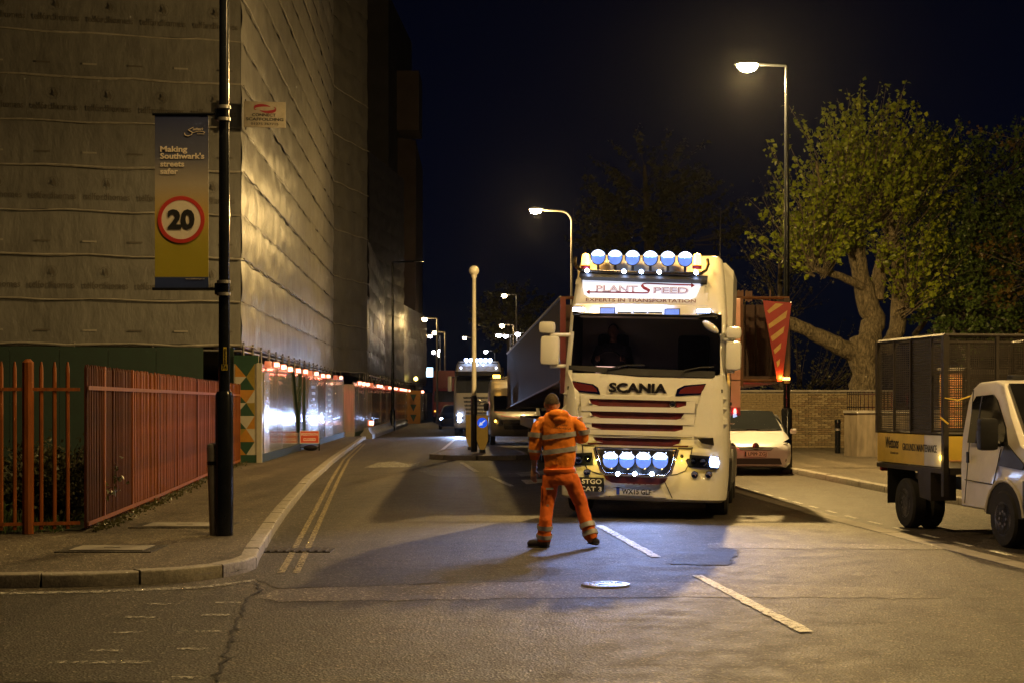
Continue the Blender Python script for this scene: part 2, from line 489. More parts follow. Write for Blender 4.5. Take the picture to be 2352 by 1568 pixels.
# dashes of the parking bay
bl = offset_line(cl, -0.32)
bp = resample(bl[1:6], 0.55)
for a, b in list(zip(bp, bp[1:]))[::2]:
    d = (b - a).normalized(); n = Vector((-d.y, d.x, 0)) * 0.035
    sheet('road_marking', [a - n, b - n, b + n, a + n], 0.008, M['white_line'], road)
# double yellow lines following the kerb
yl = [(645, 1316), (663, 1285), (700, 1216), (735, 1150), (764, 1096), (790, 1054), (830, 1018)]
for du in (0, 1):
    pts = [G(u + du * (35 * (v - HOR) / 394), v) for u, v in yl]
    L_ = offset_line(pts, 0.035); R_ = offset_line(pts, -0.035)
    for i in range(len(pts) - 1):
        sheet('road_marking', [L_[i], L_[i + 1], R_[i + 1], R_[i]], 0.008, M['yellow_line'], road)
# road hump markings, island hatching, lane lines by the island
dash([(836, 1074), (868, 1062), (905, 1059), (940, 1066), (965, 1060), (960, 1069), (925, 1073), (890, 1073)], 'white_line_old')
for k in range(5):
    dash([(1010 + k * 28, 1012 + k * 1), (1022 + k * 28, 1010 + k), (1034 + k * 26, 1000 - k * 6), (1026 + k * 26, 1000 - k * 6)] if k < 3 else [(1060 + 30 * k, 1075 + 4 * k), (1180 + 20 * k, 1073 + 4 * k), (1182 + 20 * k, 1075.5 + 4 * k), (1062 + 30 * k, 1078 + 4 * k)], 'white_line_old')
dash([(1056, 1062), (1066, 1062), (1100, 1083), (1088, 1083)], 'white_line')
dash([(1120, 1094), (1130, 1094), (1182, 1116), (1170, 1117)], 'white_line')
dash([(1182, 1086), (1248, 1080), (1252, 1088), (1200, 1094)], 'white_line')
dash([(1196, 1102), (1250, 1100), (1250, 1108), (1210, 1112)], 'white_line')
dash([(1012, 1032), (1020, 1032), (1046, 1010), (1040, 1010)], 'white_line')

# ragged dark joint where the side street's surface ends, and a crack in the footway
def crack(uv, w, z, parent, name='crack'):
    pts = resample([G(u, v, z) for u, v in uv], .09); pts = [p + Vector((rnd.gauss(0, .018), rnd.gauss(0, .018), 0)) for p in pts]
    mb = MB()
    for a, b in zip(pts, pts[1:]):
        d = (b - a).normalized(); n = Vector((-d.y, d.x, 0)); wa, wb = w * rnd.uniform(.3, 1.3), w * rnd.uniform(.3, 1.3)
        mb.add([a - n * wa + Vector((0, 0, .010)), b - n * wb + Vector((0, 0, .010)), b + n * wb + Vector((0, 0, .010)), a + n * wa + Vector((0, 0, .010))], [(0, 1, 2, 3)])
    return mb.build(name, M['crack'], parent, ang=0)
M['crack'] = mat('dirt filled crack', (0.012, 0.010, 0.008), .95, var=.3)
crack([(588, 1338), (600, 1352), (570, 1375), (548, 1420), (528, 1480), (505, 1540), (490, 1568)], .012, 0, road)
crack([(664, 1312), (700, 1290), (800, 1285), (960, 1290)], .006, 0, road)
crack([(1100, 1420), (1240, 1405), (1420, 1412), (1600, 1400)], .005, 0, road)
crack([(450, 1322), (490, 1315), (530, 1316), (570, 1306)], .012, KH - .006, pav1)
crack([(60, 1290), (150, 1272), (215, 1262)], .006, KH - .006, pav1)

# round manhole cover of polished metal with its ring of slots
mc = thing('manhole_cover', 'round bright metal manhole cover set in the carriageway', 'manhole cover', G(1391, 1345))
M['polished'] = mat('polished worn iron', (0.5, 0.5, 0.5), 0.32, metal=1.0, var=0.2, scale=30)
mr = 56 / (1345 - HOR) * EYE
MB().lathe([(mr, 0.004), (mr, 0.02), (mr * .97, 0.024), (mr * .78, 0.024), (mr * .77, 0.018), (mr * .3, 0.018), (mr * .29, 0.025), (0.001, 0.026)], n=48).build('cover_plate', M['polished'], mc)
for k in range(14):
    a = 2 * math.pi * k / 14
    MB().box(mr * .58 * math.cos(a), mr * .58 * math.sin(a), 0.0215, mr * .2, .03, .005, rz=a).build('rib', M['polished'], mc)
for k in range(4):
    a = math.pi / 4 + k * math.pi / 2
    MB().box(mr * .86 * math.cos(a), mr * .86 * math.sin(a), 0.0245, .05, .022, .004, rz=a).build('key_slot', M['black'], mc)
# gully grate in the gutter, with bars
gg = thing('gully_grate', 'rusty iron gully grate on the double yellow lines', 'drain', G(676, 1264))
MB().box(0, 0, .006, .86, .42, .012).build('frame', M['cast'], gg)
for k in range(9): MB().box(-.36 + k * .09, 0, .015, .035, .36, .012).build('bar', M['cast'], gg)
# access covers in the footway
for u, v, w, d, lab in ((258, 1259, .78, .56, 'pale square access cover in a dark surround on the footway corner'), (425, 1205, .95, .62, 'pale access cover in the footway beside the grey bollard')):
    t = thing('access_cover', lab, 'access cover', G(u, v, KH))
    MB().box(0, 0, .002, w * 1.3, d * 1.45, .01).build('surround', M['asphalt_new'], t)
    MB().box(0, 0, .009, w, d, .012).build('lid', M['concrete'], t)
    MB().box(0, 0, .016, w * .22, .03, .003).build('lifting_slot', M['black'], t)

# ---------------------------------------------------------------- traffic island with its kerb
isl = [(-2.35, 47.0), (-1.9, 46.1), (-1.0, 45.7), (0.0, 45.9), (0.35, 46.6), (0.3, 48.5), (0.0, 52.5), (-.6, 56), (-1.6, 55.5), (-2.2, 51.5)]
island = struct(sheet('traffic_island_pavement', isl, KH, M['paving'], th=.12))
for k in range(len(isl)):
    a = Vector((*isl[k], 0)); b = Vector((*isl[(k + 1) % len(isl)], 0)); d = (b - a); n = Vector((-d.y, d.x, 0)).normalized()
    n = -n
    MB().prism([a + n * .0, b + n * .0, b + n * .13, a + n * .13], (0, 0, KH + .012)).build('kerb_stone', M['granite'], island)

# ================================================================ RED FENCE
M['red_paint'] = mat('faded red railing paint', (0.20, 0.054, 0.008), 0.65, var=0.4, scale=4, dirt=0.8, dirtcol=(0.07, 0.022, 0.008), stretch=(4, 4, .5), spec=.25)
FH = 2.15 - KH
fence = thing('metal_railing', 'red painted steel bar railing running along the footway', 'railing', (0, 0, KH))
fp = [Vector((-5.40, 19.0, 0)), Vector((-5.24, 20.06, 0)), Vector((-5.42, 22.3, 0)), Vector((-5.6, 24.7, 0)), Vector((-5.82, 27.2, 0)), Vector((-6.12, 30.4, 0)), Vector((-6.42, 33.8, 0)), Vector((-6.68, 36.8, 0)), Vector((-6.9, 39.6, 0))]
fp[0] = Vector((-5.16, 18.95, 0))
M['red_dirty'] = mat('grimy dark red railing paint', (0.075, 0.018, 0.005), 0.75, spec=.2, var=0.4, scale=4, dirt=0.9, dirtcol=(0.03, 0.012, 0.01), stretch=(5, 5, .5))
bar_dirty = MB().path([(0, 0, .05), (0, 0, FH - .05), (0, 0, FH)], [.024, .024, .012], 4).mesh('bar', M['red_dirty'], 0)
bar_me = MB().path([(0, 0, .05), (0, 0, FH - .05), (0, 0, FH)], [.024, .024, .012], 4).mesh('bar', M['red_paint'], 0)
post_me = MB().box(0, 0, FH / 2 - .03, .07, .07, FH + .06).mesh('post', M['red_paint'], 0)
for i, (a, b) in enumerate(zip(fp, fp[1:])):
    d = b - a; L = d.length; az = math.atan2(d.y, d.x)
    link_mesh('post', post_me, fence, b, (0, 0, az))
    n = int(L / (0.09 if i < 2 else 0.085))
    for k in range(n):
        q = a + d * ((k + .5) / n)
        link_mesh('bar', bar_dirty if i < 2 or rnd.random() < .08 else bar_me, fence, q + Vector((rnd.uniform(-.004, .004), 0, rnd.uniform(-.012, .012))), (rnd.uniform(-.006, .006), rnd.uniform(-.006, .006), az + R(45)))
    nrm = Vector((d.y, -d.x, 0)).normalized() * 0.035
    for z in (0.10, FH - .28):
        MB().box(0, 0, 0, L, .012, .05).build('rail', M['red_paint'], fence, (a + b) / 2 + nrm + Vector((0, 0, z)), (0, 0, az))
fence2 = thing('metal_railing', 'short open run of red bars with a stout post in front of the bush', 'railing', (0, 0, KH))
q0 = Vector((-5.2, 18.9, 0)); q1 = Vector((-9.5, 17.6, 0))
d = q1 - q0; L = d.length; az = math.atan2(d.y, d.x)
bar2 = MB().path([(0, 0, .05), (0, 0, FH - .05), (0, 0, FH + .03)], [.024, .024, .010], 6).mesh('bar', M['red_paint'], 40)
for k in range(1, 28):
    if k == 4: continue
    link_mesh('bar', bar2, fence2, q0 + d * (k * .152 / L), (0, 0, az))
MB().path([(0, 0, 0), (0, 0, FH + .02), (0, 0, FH + .06)], [.07, .07, .03], 10).build('post', M['red_paint'], fence2, q0 + d * (4 * .152 / L))
for z in (0.12, FH - .3):
    MB().box(0, 0, 0, L, .012, .04).build('rail', M['red_paint'], fence2, (q0 + q1) / 2 + Vector((0, -.03, z)), (0, 0, az))

# ================================================================ SHEETED SCAFFOLD
def sheeting(name, ca, cb, rough, wrink, var=.18):
    m, t, b = nt(name)
    tc = node(t, 'ShaderNodeTexCoord')
    n = node(t, 'ShaderNodeTexNoise', i_Scale=1.1, i_Detail=7.0, i_Roughness=0.65); t.links.new(tc.outputs['Object'], n.inputs['Vector'])
    r = ramp(t, n.outputs[0], [(0.3, ca), (0.7, cb)]); t.links.new(r.outputs[0], b.inputs['Base Color'])
    b.inputs['Roughness'].default_value = rough; b.inputs['Specular IOR Level'].default_value = 0.6
    mp = node(t, 'ShaderNodeMapping'); mp.inputs['Scale'].default_value = (1.6, 1.6, .7); t.links.new(tc.outputs['Object'], mp.inputs[0])
    n2 = node(t, 'ShaderNodeTexNoise', i_Scale=1.6, i_Detail=3.5, i_Roughness=0.55, i_Distortion=.2); t.links.new(mp.outputs[0], n2.inputs['Vector'])
    bp = node(t, 'ShaderNodeBump', i_Strength=1.0, i_Distance=wrink)
    t.links.new(n2.outputs[0], bp.inputs['Height']); t.links.new(bp.outputs[0], b.inputs['Normal'])
    return m
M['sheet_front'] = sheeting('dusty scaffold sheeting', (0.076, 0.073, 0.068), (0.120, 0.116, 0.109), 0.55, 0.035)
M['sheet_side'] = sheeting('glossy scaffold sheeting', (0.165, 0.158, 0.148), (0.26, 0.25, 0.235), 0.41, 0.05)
M['hem'] = mat('pale sheeting hem', (0.22, 0.205, 0.18), 0.6, var=0.25, scale=5)
M['print_dim'] = mat('faded dark print', (0.062, 0.054, 0.044), 0.6, var=0.3, scale=6)
M['tube'] = mat('scaffold tube', (0.20, 0.19, 0.18), 0.45, metal=0.7, var=0.3, scale=9)
SB, SH = 3.2, 1.16
def strip(parent, a, b, z0, z1, m, seed, amp=.05, name='sheet', bulge=.06):
    a = Vector((a[0], a[1], 0)); b = Vector((b[0], b[1], 0)); d = b - a; L = d.length
    n = Vector((d.y, -d.x, 0)).normalized()
    nu = max(6, int(L / .35))
    def fn(u, v):
        s = u * L
        w = noise.noise(Vector((s * .9, v * 2.2, seed * 3.1))) * amp + noise.noise(Vector((s * 3.2, v * 1.1, seed * 7.7))) * amp * .35
        w += bulge * math.sin(math.pi * v) * (.6 + .4 * math.sin(s * 2 * math.pi / 2.1))
        sag = .03 * math.sin(s * 2.6 + seed) * (1 - v) + .025 * noise.noise(Vector((s * .7, seed, 0)))
        p = a + d * u + n * (w + .015 * (1 - v)) + Vector((0, 0, z0 + (z1 - z0) * v + sag))
        return p
    o = MB().grid(fn, nu, 7).build(name, m, parent, ang=60)
    return o, n
def hem(parent, a, b, z, seed, th=.05):
    a = Vector((a[0], a[1], 0)); b = Vector((b[0], b[1], 0)); d = b - a; L = d.length; n = Vector((d.y, -d.x, 0)).normalized()
    k = max(4, int(L / .55)); pts = []
    for i in range(k + 1):
        s = i / k
        pts.append(a + d * s + n * (.07 + rnd.uniform(-.015, .02)) + Vector((0, 0, z + .02 * math.sin(s * L * 2.4 + seed) + rnd.uniform(-.015, .015))))
    return MB().path(pts, [th * rnd.uniform(.45, .85) for _ in pts], 6).build('hem', M['hem'], parent)
corner = (-7.27, 42.0); lend = (-16.0, 39.8)
scaf = thing('scaffolded_building', 'tall building wrapped in printed plastic sheeting at the corner by the red railing', 'building', (0, 0, 0))
for k in range(20):
    z0 = SB + k * SH; z1 = z0 + SH + .02
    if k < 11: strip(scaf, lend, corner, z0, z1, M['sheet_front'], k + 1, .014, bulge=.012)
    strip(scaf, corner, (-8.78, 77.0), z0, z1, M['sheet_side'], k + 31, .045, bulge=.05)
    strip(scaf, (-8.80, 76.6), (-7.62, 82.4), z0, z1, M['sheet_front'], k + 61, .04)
    if k < 11:
        hem(scaf, lend, corner, z0, k, .05 if k % 2 == 0 else .035)
    if k % 2 == 1 and k < 14: hem(scaf, corner, (-8.78, 77.0), z0, k + 3, .012)
    if k % 2 == 0 and k < 14:
        hem(scaf, corner, (-8.78, 77.0), z0, k + 3, .03)
        hem(scaf, (-8.80, 76.6), (-7.62, 82.4), z0, k + 3, .04)
dirx = Vector((corner[0] - lend[0], corner[1] - lend[1], 0)).normalized(); fang = math.atan2(dirx.y, dirx.x)
fn_ = Vector((dirx.y, -dirx.x, 0))
def on_front(s, z, off=.048):
    """point on the front facade, s metres back from the corner"""
    p = Vector((corner[0], corner[1], 0)) - dirx * s + fn_ * off
    return Vector((p.x, p.y, z))
for k in range(0, 12):
    zz = SB + k * SH
    if k % 2 == 1:      # the printed bands: round bird emblem above the firm's name
        for j in range(6):
            s = .55 + 1.36 * j + (k * .23) % .5
            text('telfordhomes', M['print_dim'], scaf, on_front(s, zz + .30), (R(90), 0, fang), h=.17, w=1.15, bold=.01)
            e = MB()
            for q in range(24):
                a0 = 2 * math.pi * q / 24; a1 = 2 * math.pi * (q + .6) / 24
                e.add([(.15 * math.cos(a0), 0, .15 * math.sin(a0)), (.15 * math.cos(a1), 0, .15 * math.sin(a1)), (.135 * math.cos(a1), 0, .135 * math.sin(a1)), (.135 * math.cos(a0), 0, .135 * math.sin(a0))], [(0, 1, 2, 3)])
            e.poly([(-.09, 0, .02), (-.05, 0, -.01), (-.02, 0, .0), (-.015, 0, .09), (.01, 0, .12), (.035, 0, .06), (.07, 0, -.03), (.05, 0, -.11), (.02, 0, -.06), (-.04, 0, -.05)])
            e.build('bird_emblem', M['print_dim'], scaf, on_front(s, zz + .72), (0, 0, fang), ang=0)
    else:               # rows of small printed dashes
        for j in range(7):
            MB().box(0, 0, 0, .36, .004, .045).build('printed_dash', M['hem' if j % 2 else 'print_dim'], scaf, on_front(.4 + j * 1.17, zz + .36, .045), (0, 0, fang))
# tubes under the sheeting: ledgers and short standards above the hoarding
for z in (3.06, 3.17):
    MB().path([(lend[0], lend[1], z), (corner[0], corner[1], z), (-8.78, 77, z)], .032, 8).build('ledger_tube', M['tube'], scaf)
for k in range(17):
    y = 42.2 + k * 2.05; x = -7.22 - .0433 * (y - 42)
    MB().tube((x, y, 2.2), (x, y, 3.3), .03, n=8).build('standard_tube', M['tube'], scaf)
for k in range(5):
    p = on_front(.3 + 2.0 * k, 0, .05)
    MB().tube((p.x, p.y, 2.4), (p.x, p.y, 3.25), .03, n=8).build('standard_tube', M['tube'], scaf)
MB().prism([(lend[0], lend[1] + .9, SB - .1), (corner[0] - .9, corner[1] + .9, SB - .1), (-9.8, 77, SB - .1), (-22, 77, SB - .1)], (0, 0, 23)).build('inner_wall', M['black_plastic'], scaf)
MB().tube((-8.82, 76.2, 2.6), (-8.82, 76.2, 12.5), .06, n=8).build('standard_tube', M['tube'], scaf)

# the scaffold firm's board
sb = thing('sign_board', 'weathered white scaffolding firm board high on the corner of the sheeting', 'sign', P(608, 264, 41.6), R(8))
MB().bbox(0, 0, 0, 1.10, .05, .69, .04).build('board', mat('weathered white board', (0.34, 0.30, 0.24), .5, var=.15, scale=5), sb)
MB().box(-.5, .04, 0, .04, .05, .8).build('bracket', M['tube'], sb)
swoosh = []
for k in range(17):
    a = math.pi * (0.15 + 1.1 * k / 16); swoosh.append((-.05 + .23 * math.cos(a) , .165 + .075 * math.sin(a), .004 + .036 * math.sin(math.pi * k / 16)))
sw = MB(); sw2 = MB()
for (x0, z0_, w0), (x1, z1_, w1) in zip(swoosh, swoosh[1:]):
    sw.poly([(x0, -.03, z0_ - w0), (x1, -.03, z1_ - w1), (x1, -.03, z1_ + w1), (x0, -.03, z0_ + w0)])
    sw2.poly([(.02 - x0, -.03, .31 - z0_ + w0), (.02 - x1, -.03, .31 - z1_ + w1), (.02 - x1, -.03, .31 - z1_ - w1), (.02 - x0, -.03, .31 - z0_ - w0)])
sw.build('emblem_curve', M['red_letter'], sb, ang=0); sw2.build('emblem_curve', M['red_letter'], sb, ang=0)
text('CONNECT', M['black'], sb, (-.02, -.028, -.05), h=.075, w=.62, bold=.02)
text('SCAFFOLDING', M['black'], sb, (0, -.028, -.165), h=.075, w=.98, bold=.02)
text('01375 767715', M['black'], sb, (0, -.028, -.28), h=.06, w=.72, bold=.01)

# second, lower run of sheeting further along
scaf2 = thing('scaffolded_building', 'lower run of sheeted scaffold further along beyond the first building', 'building', (0, 0, 0))
for k in range(6):
    z0 = SB + k * SH; z1 = z0 + SH + .02
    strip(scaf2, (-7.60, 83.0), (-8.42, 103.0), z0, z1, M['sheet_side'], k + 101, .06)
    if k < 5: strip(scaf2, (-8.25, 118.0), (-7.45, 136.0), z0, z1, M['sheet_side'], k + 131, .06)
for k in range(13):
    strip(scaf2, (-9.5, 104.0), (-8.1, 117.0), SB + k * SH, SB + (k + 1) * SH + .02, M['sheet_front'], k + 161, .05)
MB().prism([(-9.2, 83.5, SB), (-9.7, 117, SB), (-8.9, 135, SB), (-20, 135, SB), (-20, 83.5, SB)], (0, 0, 5.4)).build('inner_wall', M['black_plastic'], scaf2)
for k in range(22):
    y = 83 + k * 2.4; x = -7.75 - .012 * (y - 83)
    MB().tube((x, y, 2.0), (x, y, 3.3), .035, n=6).build('standard_tube', M['tube'], scaf2)
MB().path([(-7.6, 83, 3.1), (-8.45, 118, 3.1), (-7.5, 136, 3.1)], .05, 6).build('ledger_tube', M['tube'], scaf2)

# dark tower behind with its projecting balcony box
tower = thing('apartment_tower', 'unlit dark tower block with a projecting balcony behind the scaffold', 'building', (0, 0, 0))
M['tower'] = mat('dark cladding', (0.05, 0.045, 0.045), .7, var=.3, scale=.5)
M['tower2'] = mat('brown cladding', (0.10, 0.07, 0.055), .7, var=.2, scale=.6)
MB().prism([(-26, 132, 0), (-10.4, 132, 0), (-9.6, 150, 0), (-26, 150, 0)], (0, 0, 36)).build('wall', M['tower'], tower)
MB().prism([(-10.6, 138, 0), (-8.6, 140, 0), (-9.0, 158, 0), (-11, 158, 0)], (0, 0, 25)).build('stair_core', M['tower2'], tower)
MB().box(-9.3, 140.5, 28.2, 2.2, 5, 5.2).build('balcony', M['tower2'], tower)
for k in range(9):
    MB().box(-14.5 + 0 * k, 131.96, 6 + 3.1 * k, 3.0, .12, 1.6).build('window', M['glass'], tower)

# ================================================================ HOARDINGS
M['green_board'] = mat('dark green hoarding paint', (0.004, 0.020, 0.013), 0.7, var=0.25, scale=2.0)
gh = thing('site_hoarding', 'dark green plywood hoarding behind the bush and railing', 'hoarding', (0, 0, KH))
for k in range(8):
    p = on_front(1.0 + 1.22 * k + .61, 0, .35)
    MB().box(0, 0, 1.5, 1.21, .03, 3.0).build('panel', M['green_board'], gh, (p.x, p.y, rnd.uniform(-.01, .01)), (0, 0, fang))
def film(name, col, rough, metal, bumpd):
    m, t, b = nt(name)
    tc = node(t, 'ShaderNodeTexCoord')
    mp = node(t, 'ShaderNodeMapping'); mp.inputs['Scale'].default_value = (5.0, 5.0, .28); t.links.new(tc.outputs['Object'], mp.inputs[0])
    n = node(t, 'ShaderNodeTexNoise', i_Scale=3.0, i_Detail=5.0, i_Roughness=.55); t.links.new(mp.outputs[0], n.inputs['Vector'])
    r = ramp(t, n.outputs[0], [(.3, tuple(c * .72 for c in col)), (.7, col)]); t.links.new(r.outputs[0], b.inputs['Base Color'])
    b.inputs['Roughness'].default_value = rough; b.inputs['Metallic'].default_value = metal
    bp = node(t, 'ShaderNodeBump', i_Strength=1.0, i_Distance=bumpd); t.links.new(n.outputs[0], bp.inputs['Height']); t.links.new(bp.outputs[0], b.inputs['Normal'])
    return m
M['film'] = film('glossy clear-faced hoarding panel', (0.50, 0.49, 0.51), 0.12, 0.6, 0.012)
M['poster'] = mat('printed poster under gloss', (0.42, 0.39, 0.33), .22, var=.12, scale=2, coat=.5)
M['poster_text'] = mat('grey poster print', (0.20, 0.185, 0.17), .3, var=.3, scale=5)
h1 = thing('site_hoarding', 'tall glossy hoarding with posters behind the footpath closed sign', 'hoarding', (0, 0, KH))
def hoard(parent, a, b, H, w=1.22, mm='film'):
    a = Vector((*a, 0)); b = Vector((*b, 0)); d = b - a; L = d.length; az = math.atan2(d.y, d.x); n = int(L / w)
    out = []
    for k in range(n):
        c = a + d * ((k + .5) / n)
        o = MB().box(0, 0, H / 2, L / n - .006, .03, H).build('panel', M[mm], parent, c, (rnd.uniform(-.008, .008), 0, az + rnd.uniform(-.022, .022)))
        out.append(o)
    MB().box(0, 0, 0, L, .05, .09).build('top_rail', M['tube'], parent, (a + b) / 2 + Vector((-.03, 0, H + .03)), (0, 0, az))
    MB().box(0, 0, 0, L, .05, .22).build('base_board', M['green_board'], parent, (a + b) / 2 + Vector((.03, 0, .11)), (0, 0, az))
    return out
HA, HB = (-6.56, 40.8), (-7.62, 71.0)
hoard(h1, HA, HB, 2.5)
hd = (Vector(HB) - Vector(HA)).normalized(); hz = math.atan2(hd.y, hd.x)
def on_h1(y, off=.03):
    x = HA[0] + (HB[0] - HA[0]) * (y - HA[1]) / (HB[1] - HA[1])
    return Vector((x + off, y, 0))
for y, L, rows in ((42.0, 1.2, 7), (55.6, 3.4, 9), (62.5, 3.6, 8)):
    p = on_h1(y)
    MB().box(0, 0, 1.28, L, .01, 2.15).build('poster', M['poster'], h1, p, (0, 0, hz))
    for q in range(rows):
        ww = L * rnd.uniform(.25, .6)
        for j in range(4):
            MB().box((j - 1.5) * ww / 4.2, 0, 2.1 - q * .22, ww / 5.5, .004, .10 if q < 5 else .05).build('printed_line', M['poster_text'], h1, p + Vector((.012, 0, 0)), (0, 0, hz))
# the leaning dark truss graphic between the posters
for y0, y1, z0, z1 in ((48.6, 50.2, 2.5, .6), (50.9, 50.3, 2.5, .7), (49.2, 50.6, 1.75, 2.05), (49.6, 50.5, 1.3, 1.6), (52.0, 52.2, 2.4, .3)):
    a = on_h1(y0, .035); b = on_h1(y1, .035)
    MB().path([(a.x, a.y, z0), (b.x, b.y, z1)], .06, 6, flat=.2).build('printed_bar', M['green_board'], h1)
# end panel with its harlequin of triangles
ep = thing('site_hoarding', 'narrow hoarding end panel painted with green, white and ochre triangles', 'hoarding', (-6.58, 40.72, KH))
EW, EH = .64, 2.78
M['ochre'] = mat('ochre paint', (0.42, 0.19, 0.02), .5, var=.12)
M['ochre2'] = mat('mustard paint', (0.26, 0.19, 0.03), .5, var=.12)
M['tri_white'] = mat('off white paint', (0.46, 0.43, 0.36), .5, var=.1)
M['tri_green'] = mat('bottle green paint', (0.018, 0.062, 0.036), .5, var=.15)
MB().box(-EW / 2, 0, EH / 2, EW, .05, EH).build('panel', M['tri_white'], ep)
MB().box(-EW / 2, -.028, EH - .11, EW, .008, .22).build('green_band', M['tri_green'], ep)
MB().box(-EW / 2, -.028, .1, EW, .008, .2).build('green_band', M['tri_green'], ep)
MB().box(.02, -.01, EH / 2 - .1, .14, .06, EH - .2).build('corner_post', M['tri_white'], ep)
rows = [('ochre', 'tri_green', 'ochre2'), ('tri_white', 'tri_green', 'ochre2'), ('tri_green', 'ochre', 'tri_white'), ('tri_white', 'tri_green', 'ochre2'), ('tri_green', 'tri_white', 'ochre'), ('ochre2', 'ochre', 'tri_white'), ('ochre', 'tri_green', 'tri_white')]
rh = (EH - .42) / 7
for i, (l, c, r_) in enumerate(rows):
    zt = EH - .22 - i * rh; zb = zt - rh; up = i % 2 == 1
    xl, xr, xm = -EW + .03, -.10, -EW / 2
    y = -.027
    if up: tri = [[(xl, y, zt), (xm, y, zt), (xl, y, zb)], [(xl, y, zb), (xr, y, zb), (xm, y, zt)], [(xm, y, zt), (xr, y, zt), (xr, y, zb)]]
    else: tri = [[(xl, y, zt), (xl, y, zb), (xm, y, zb)], [(xl, y, zt), (xr, y, zt), (xm, y, zb)], [(xr, y, zt), (xr, y, zb), (xm, y, zb)]]
    for pts, mm in zip(tri, (l, c, r_)):
        MB().prism(pts, (0, -.003 - .0006 * i, 0)).build('triangle', M[mm], ep, ang=0)
MB().box(-.66 - .1, .05, 1.5, .2, .03, 2.95).build('edge_board', M['green_board'], ep)

h2 = thing('site_hoarding', 'long plain reflective hoarding standing behind the concrete blocks', 'hoarding', (0, 0, .1))
hoard(h2, (-7.22, 71.5), (-8.17, 122), 2.45, 1.22)
MB().box(-7.5, 71.2, 1.2, .7, .04, 2.4, rz=R(8)).build('return_panel', M['film'], h2)
# concrete barrier blocks at its foot
M['wet'] = mat('damp concrete', (0.16, 0.15, 0.14), .5, var=.25, scale=3, bump=.004)
for k in range(13):
    y = 73.5 + k * 3.1; x = -6.70 - .026 * (y - 72)
    o = MB().prism([(-.28, -1.5, 0), (.28, -1.5, 0), (.28, -1.5, .2), (.14, -1.5, .34), (.1, -1.5, .5), (-.1, -1.5, .5), (-.14, -1.5, .34), (-.28, -1.5, .2)], (0, 3.0, 0)).build('barrier_block', M['wet'], None, (x, y, 0), (0, 0, R(1.2) + rnd.uniform(-.01, .01)))
    tag(o, 'low concrete barrier block in the row at the foot of the long hoarding' if k else 'end concrete barrier block with a red lamp sitting on it', 'barrier', 'concrete blocks at the foot of the hoarding')
# far hoarding corner, yellow with green triangles
fc = thing('site_hoarding', 'small bright yellow hoarding return with green triangles at the far end of the street', 'hoarding', (-8.1, 123.2, 0))
MB().box(.35, 0, 1.3, 1.1, .06, 2.6).build('panel', M['ochre'], fc)
for k in range(3):
    z = 2.3 - .8 * k
    MB().prism([(.1, -.04, z), (.6, -.04, z), (.35, -.04, z - .55)], (0, -.01, 0)).build('triangle', M['tri_green'], fc, ang=0)
fs = thing('site_hoarding', 'short grey hoarding beyond the yellow return', 'hoarding', (-7.4, 126, 0))
hoard(fs, (0, 0), (.5, 12), 2.4)
fs2 = thing('yellow_beacon', 'round yellow site beacon lamp on the far sheeting', 'lamp', P(955, 869, 122))
MB().ell((0, 0, 0), (.16, .16, .16)).build('globe', emit('yellow beacon', (1, .75, .15), 8, False), fs2)
MB().box(0, .12, -.12, .1, .25, .12).build('bracket', M['tube'], fs2)

# ---------------------------------------------------------------- red site lamps along the hoarding tops
M['lantern_red'] = emit('red lantern glass', (1.0, 0.04, 0.018), .45, False)
M['lantern_core'] = emit('lantern bulb', (1.0, 0.42, 0.25), 7.0, False)
def lantern(name, loc, s, label, group, lit):
    t = thing(name, label, 'lamp', loc, 0, group)
    MB().bbox(0, 0, 0, s, s, s * 1.05, s * .1).build('lamp_housing', M['lantern_red'], t)
    MB().bbox(s * .1, -s * .5, 0, s * .62, s * .06, s * .66, s * .05).build('lens', M['lantern_core'] if lit else M['lantern_red'], t)
    MB().bbox(s * .5, -s * .1, 0, s * .06, s * .5, s * .6, s * .05).build('lens', M['lantern_core'] if lit else M['lantern_red'], t)
    MB().box(0, 0, s * .6, s * .3, s * .3, s * .18).build('cap', M['black_plastic'], t)
    MB().tube((0, 0, s * .6), (0, 0, s * 1.9), .012, n=6).build('hanger', M['tube'], t)
    return t
lamp_u = [50, 165, 270, 365, 485, 590, 660, 750, 845, 925, 1035, 1110]
lamp_v = [165, 170, 205, 235, 255, 268, 290, 298, 328, 333, 350, 355]
for i, (cu, cv) in enumerate(zip(lamp_u, lamp_v)):
    u = 597.4 + cu * .1609; v = 809.8 + cv * .1609
    Y = 5.13 / ((CX - u) / F - .035)
    lantern('site_lamp', P(u, v, Y) + Vector((.12, 0, 0)), .17, 'brightly lit red box lamp hung on the poster hoarding' if i not in (0, 6, 10) else 'dull red box lamp on the poster hoarding, its bulb out', 'red lamps on the poster hoarding', i not in (0, 6, 10))
for k in range(20):
    y = 72 + k * 2.55; x = -7.1 - .0188 * (y - 71.5)
    if k in (4, 7): continue
    lantern('site_lamp', (x + .1, y, 2.55), .21, 'brightly lit red box lamp on top of the long reflective hoarding' if k % 5 != 3 else 'dull red box lamp on the long hoarding, its bulb out', 'red lamps on the long hoarding', k % 5 != 3)
o = lantern('site_lamp', (-6.55, 72.6, .72), .26, 'single red lamp sitting low on the first concrete block', None, True)
lantern('site_lamp', P(970, 899, 126), .26, 'red lamp above the short grey hoarding at the far end', None, True)
# real light thrown by the lit lamps of the first run
for y in (44, 52, 60):
    ld = bpy.data.lights.new('lantern light', 'POINT'); ld.energy = 6; ld.color = (1, .12, .07); ld.shadow_soft_size = .02
    lo = bpy.data.objects.new('lantern_light', ld); C.objects.link(lo); lo.location = on_h1(y, .28) + Vector((0, 0, 2.6))
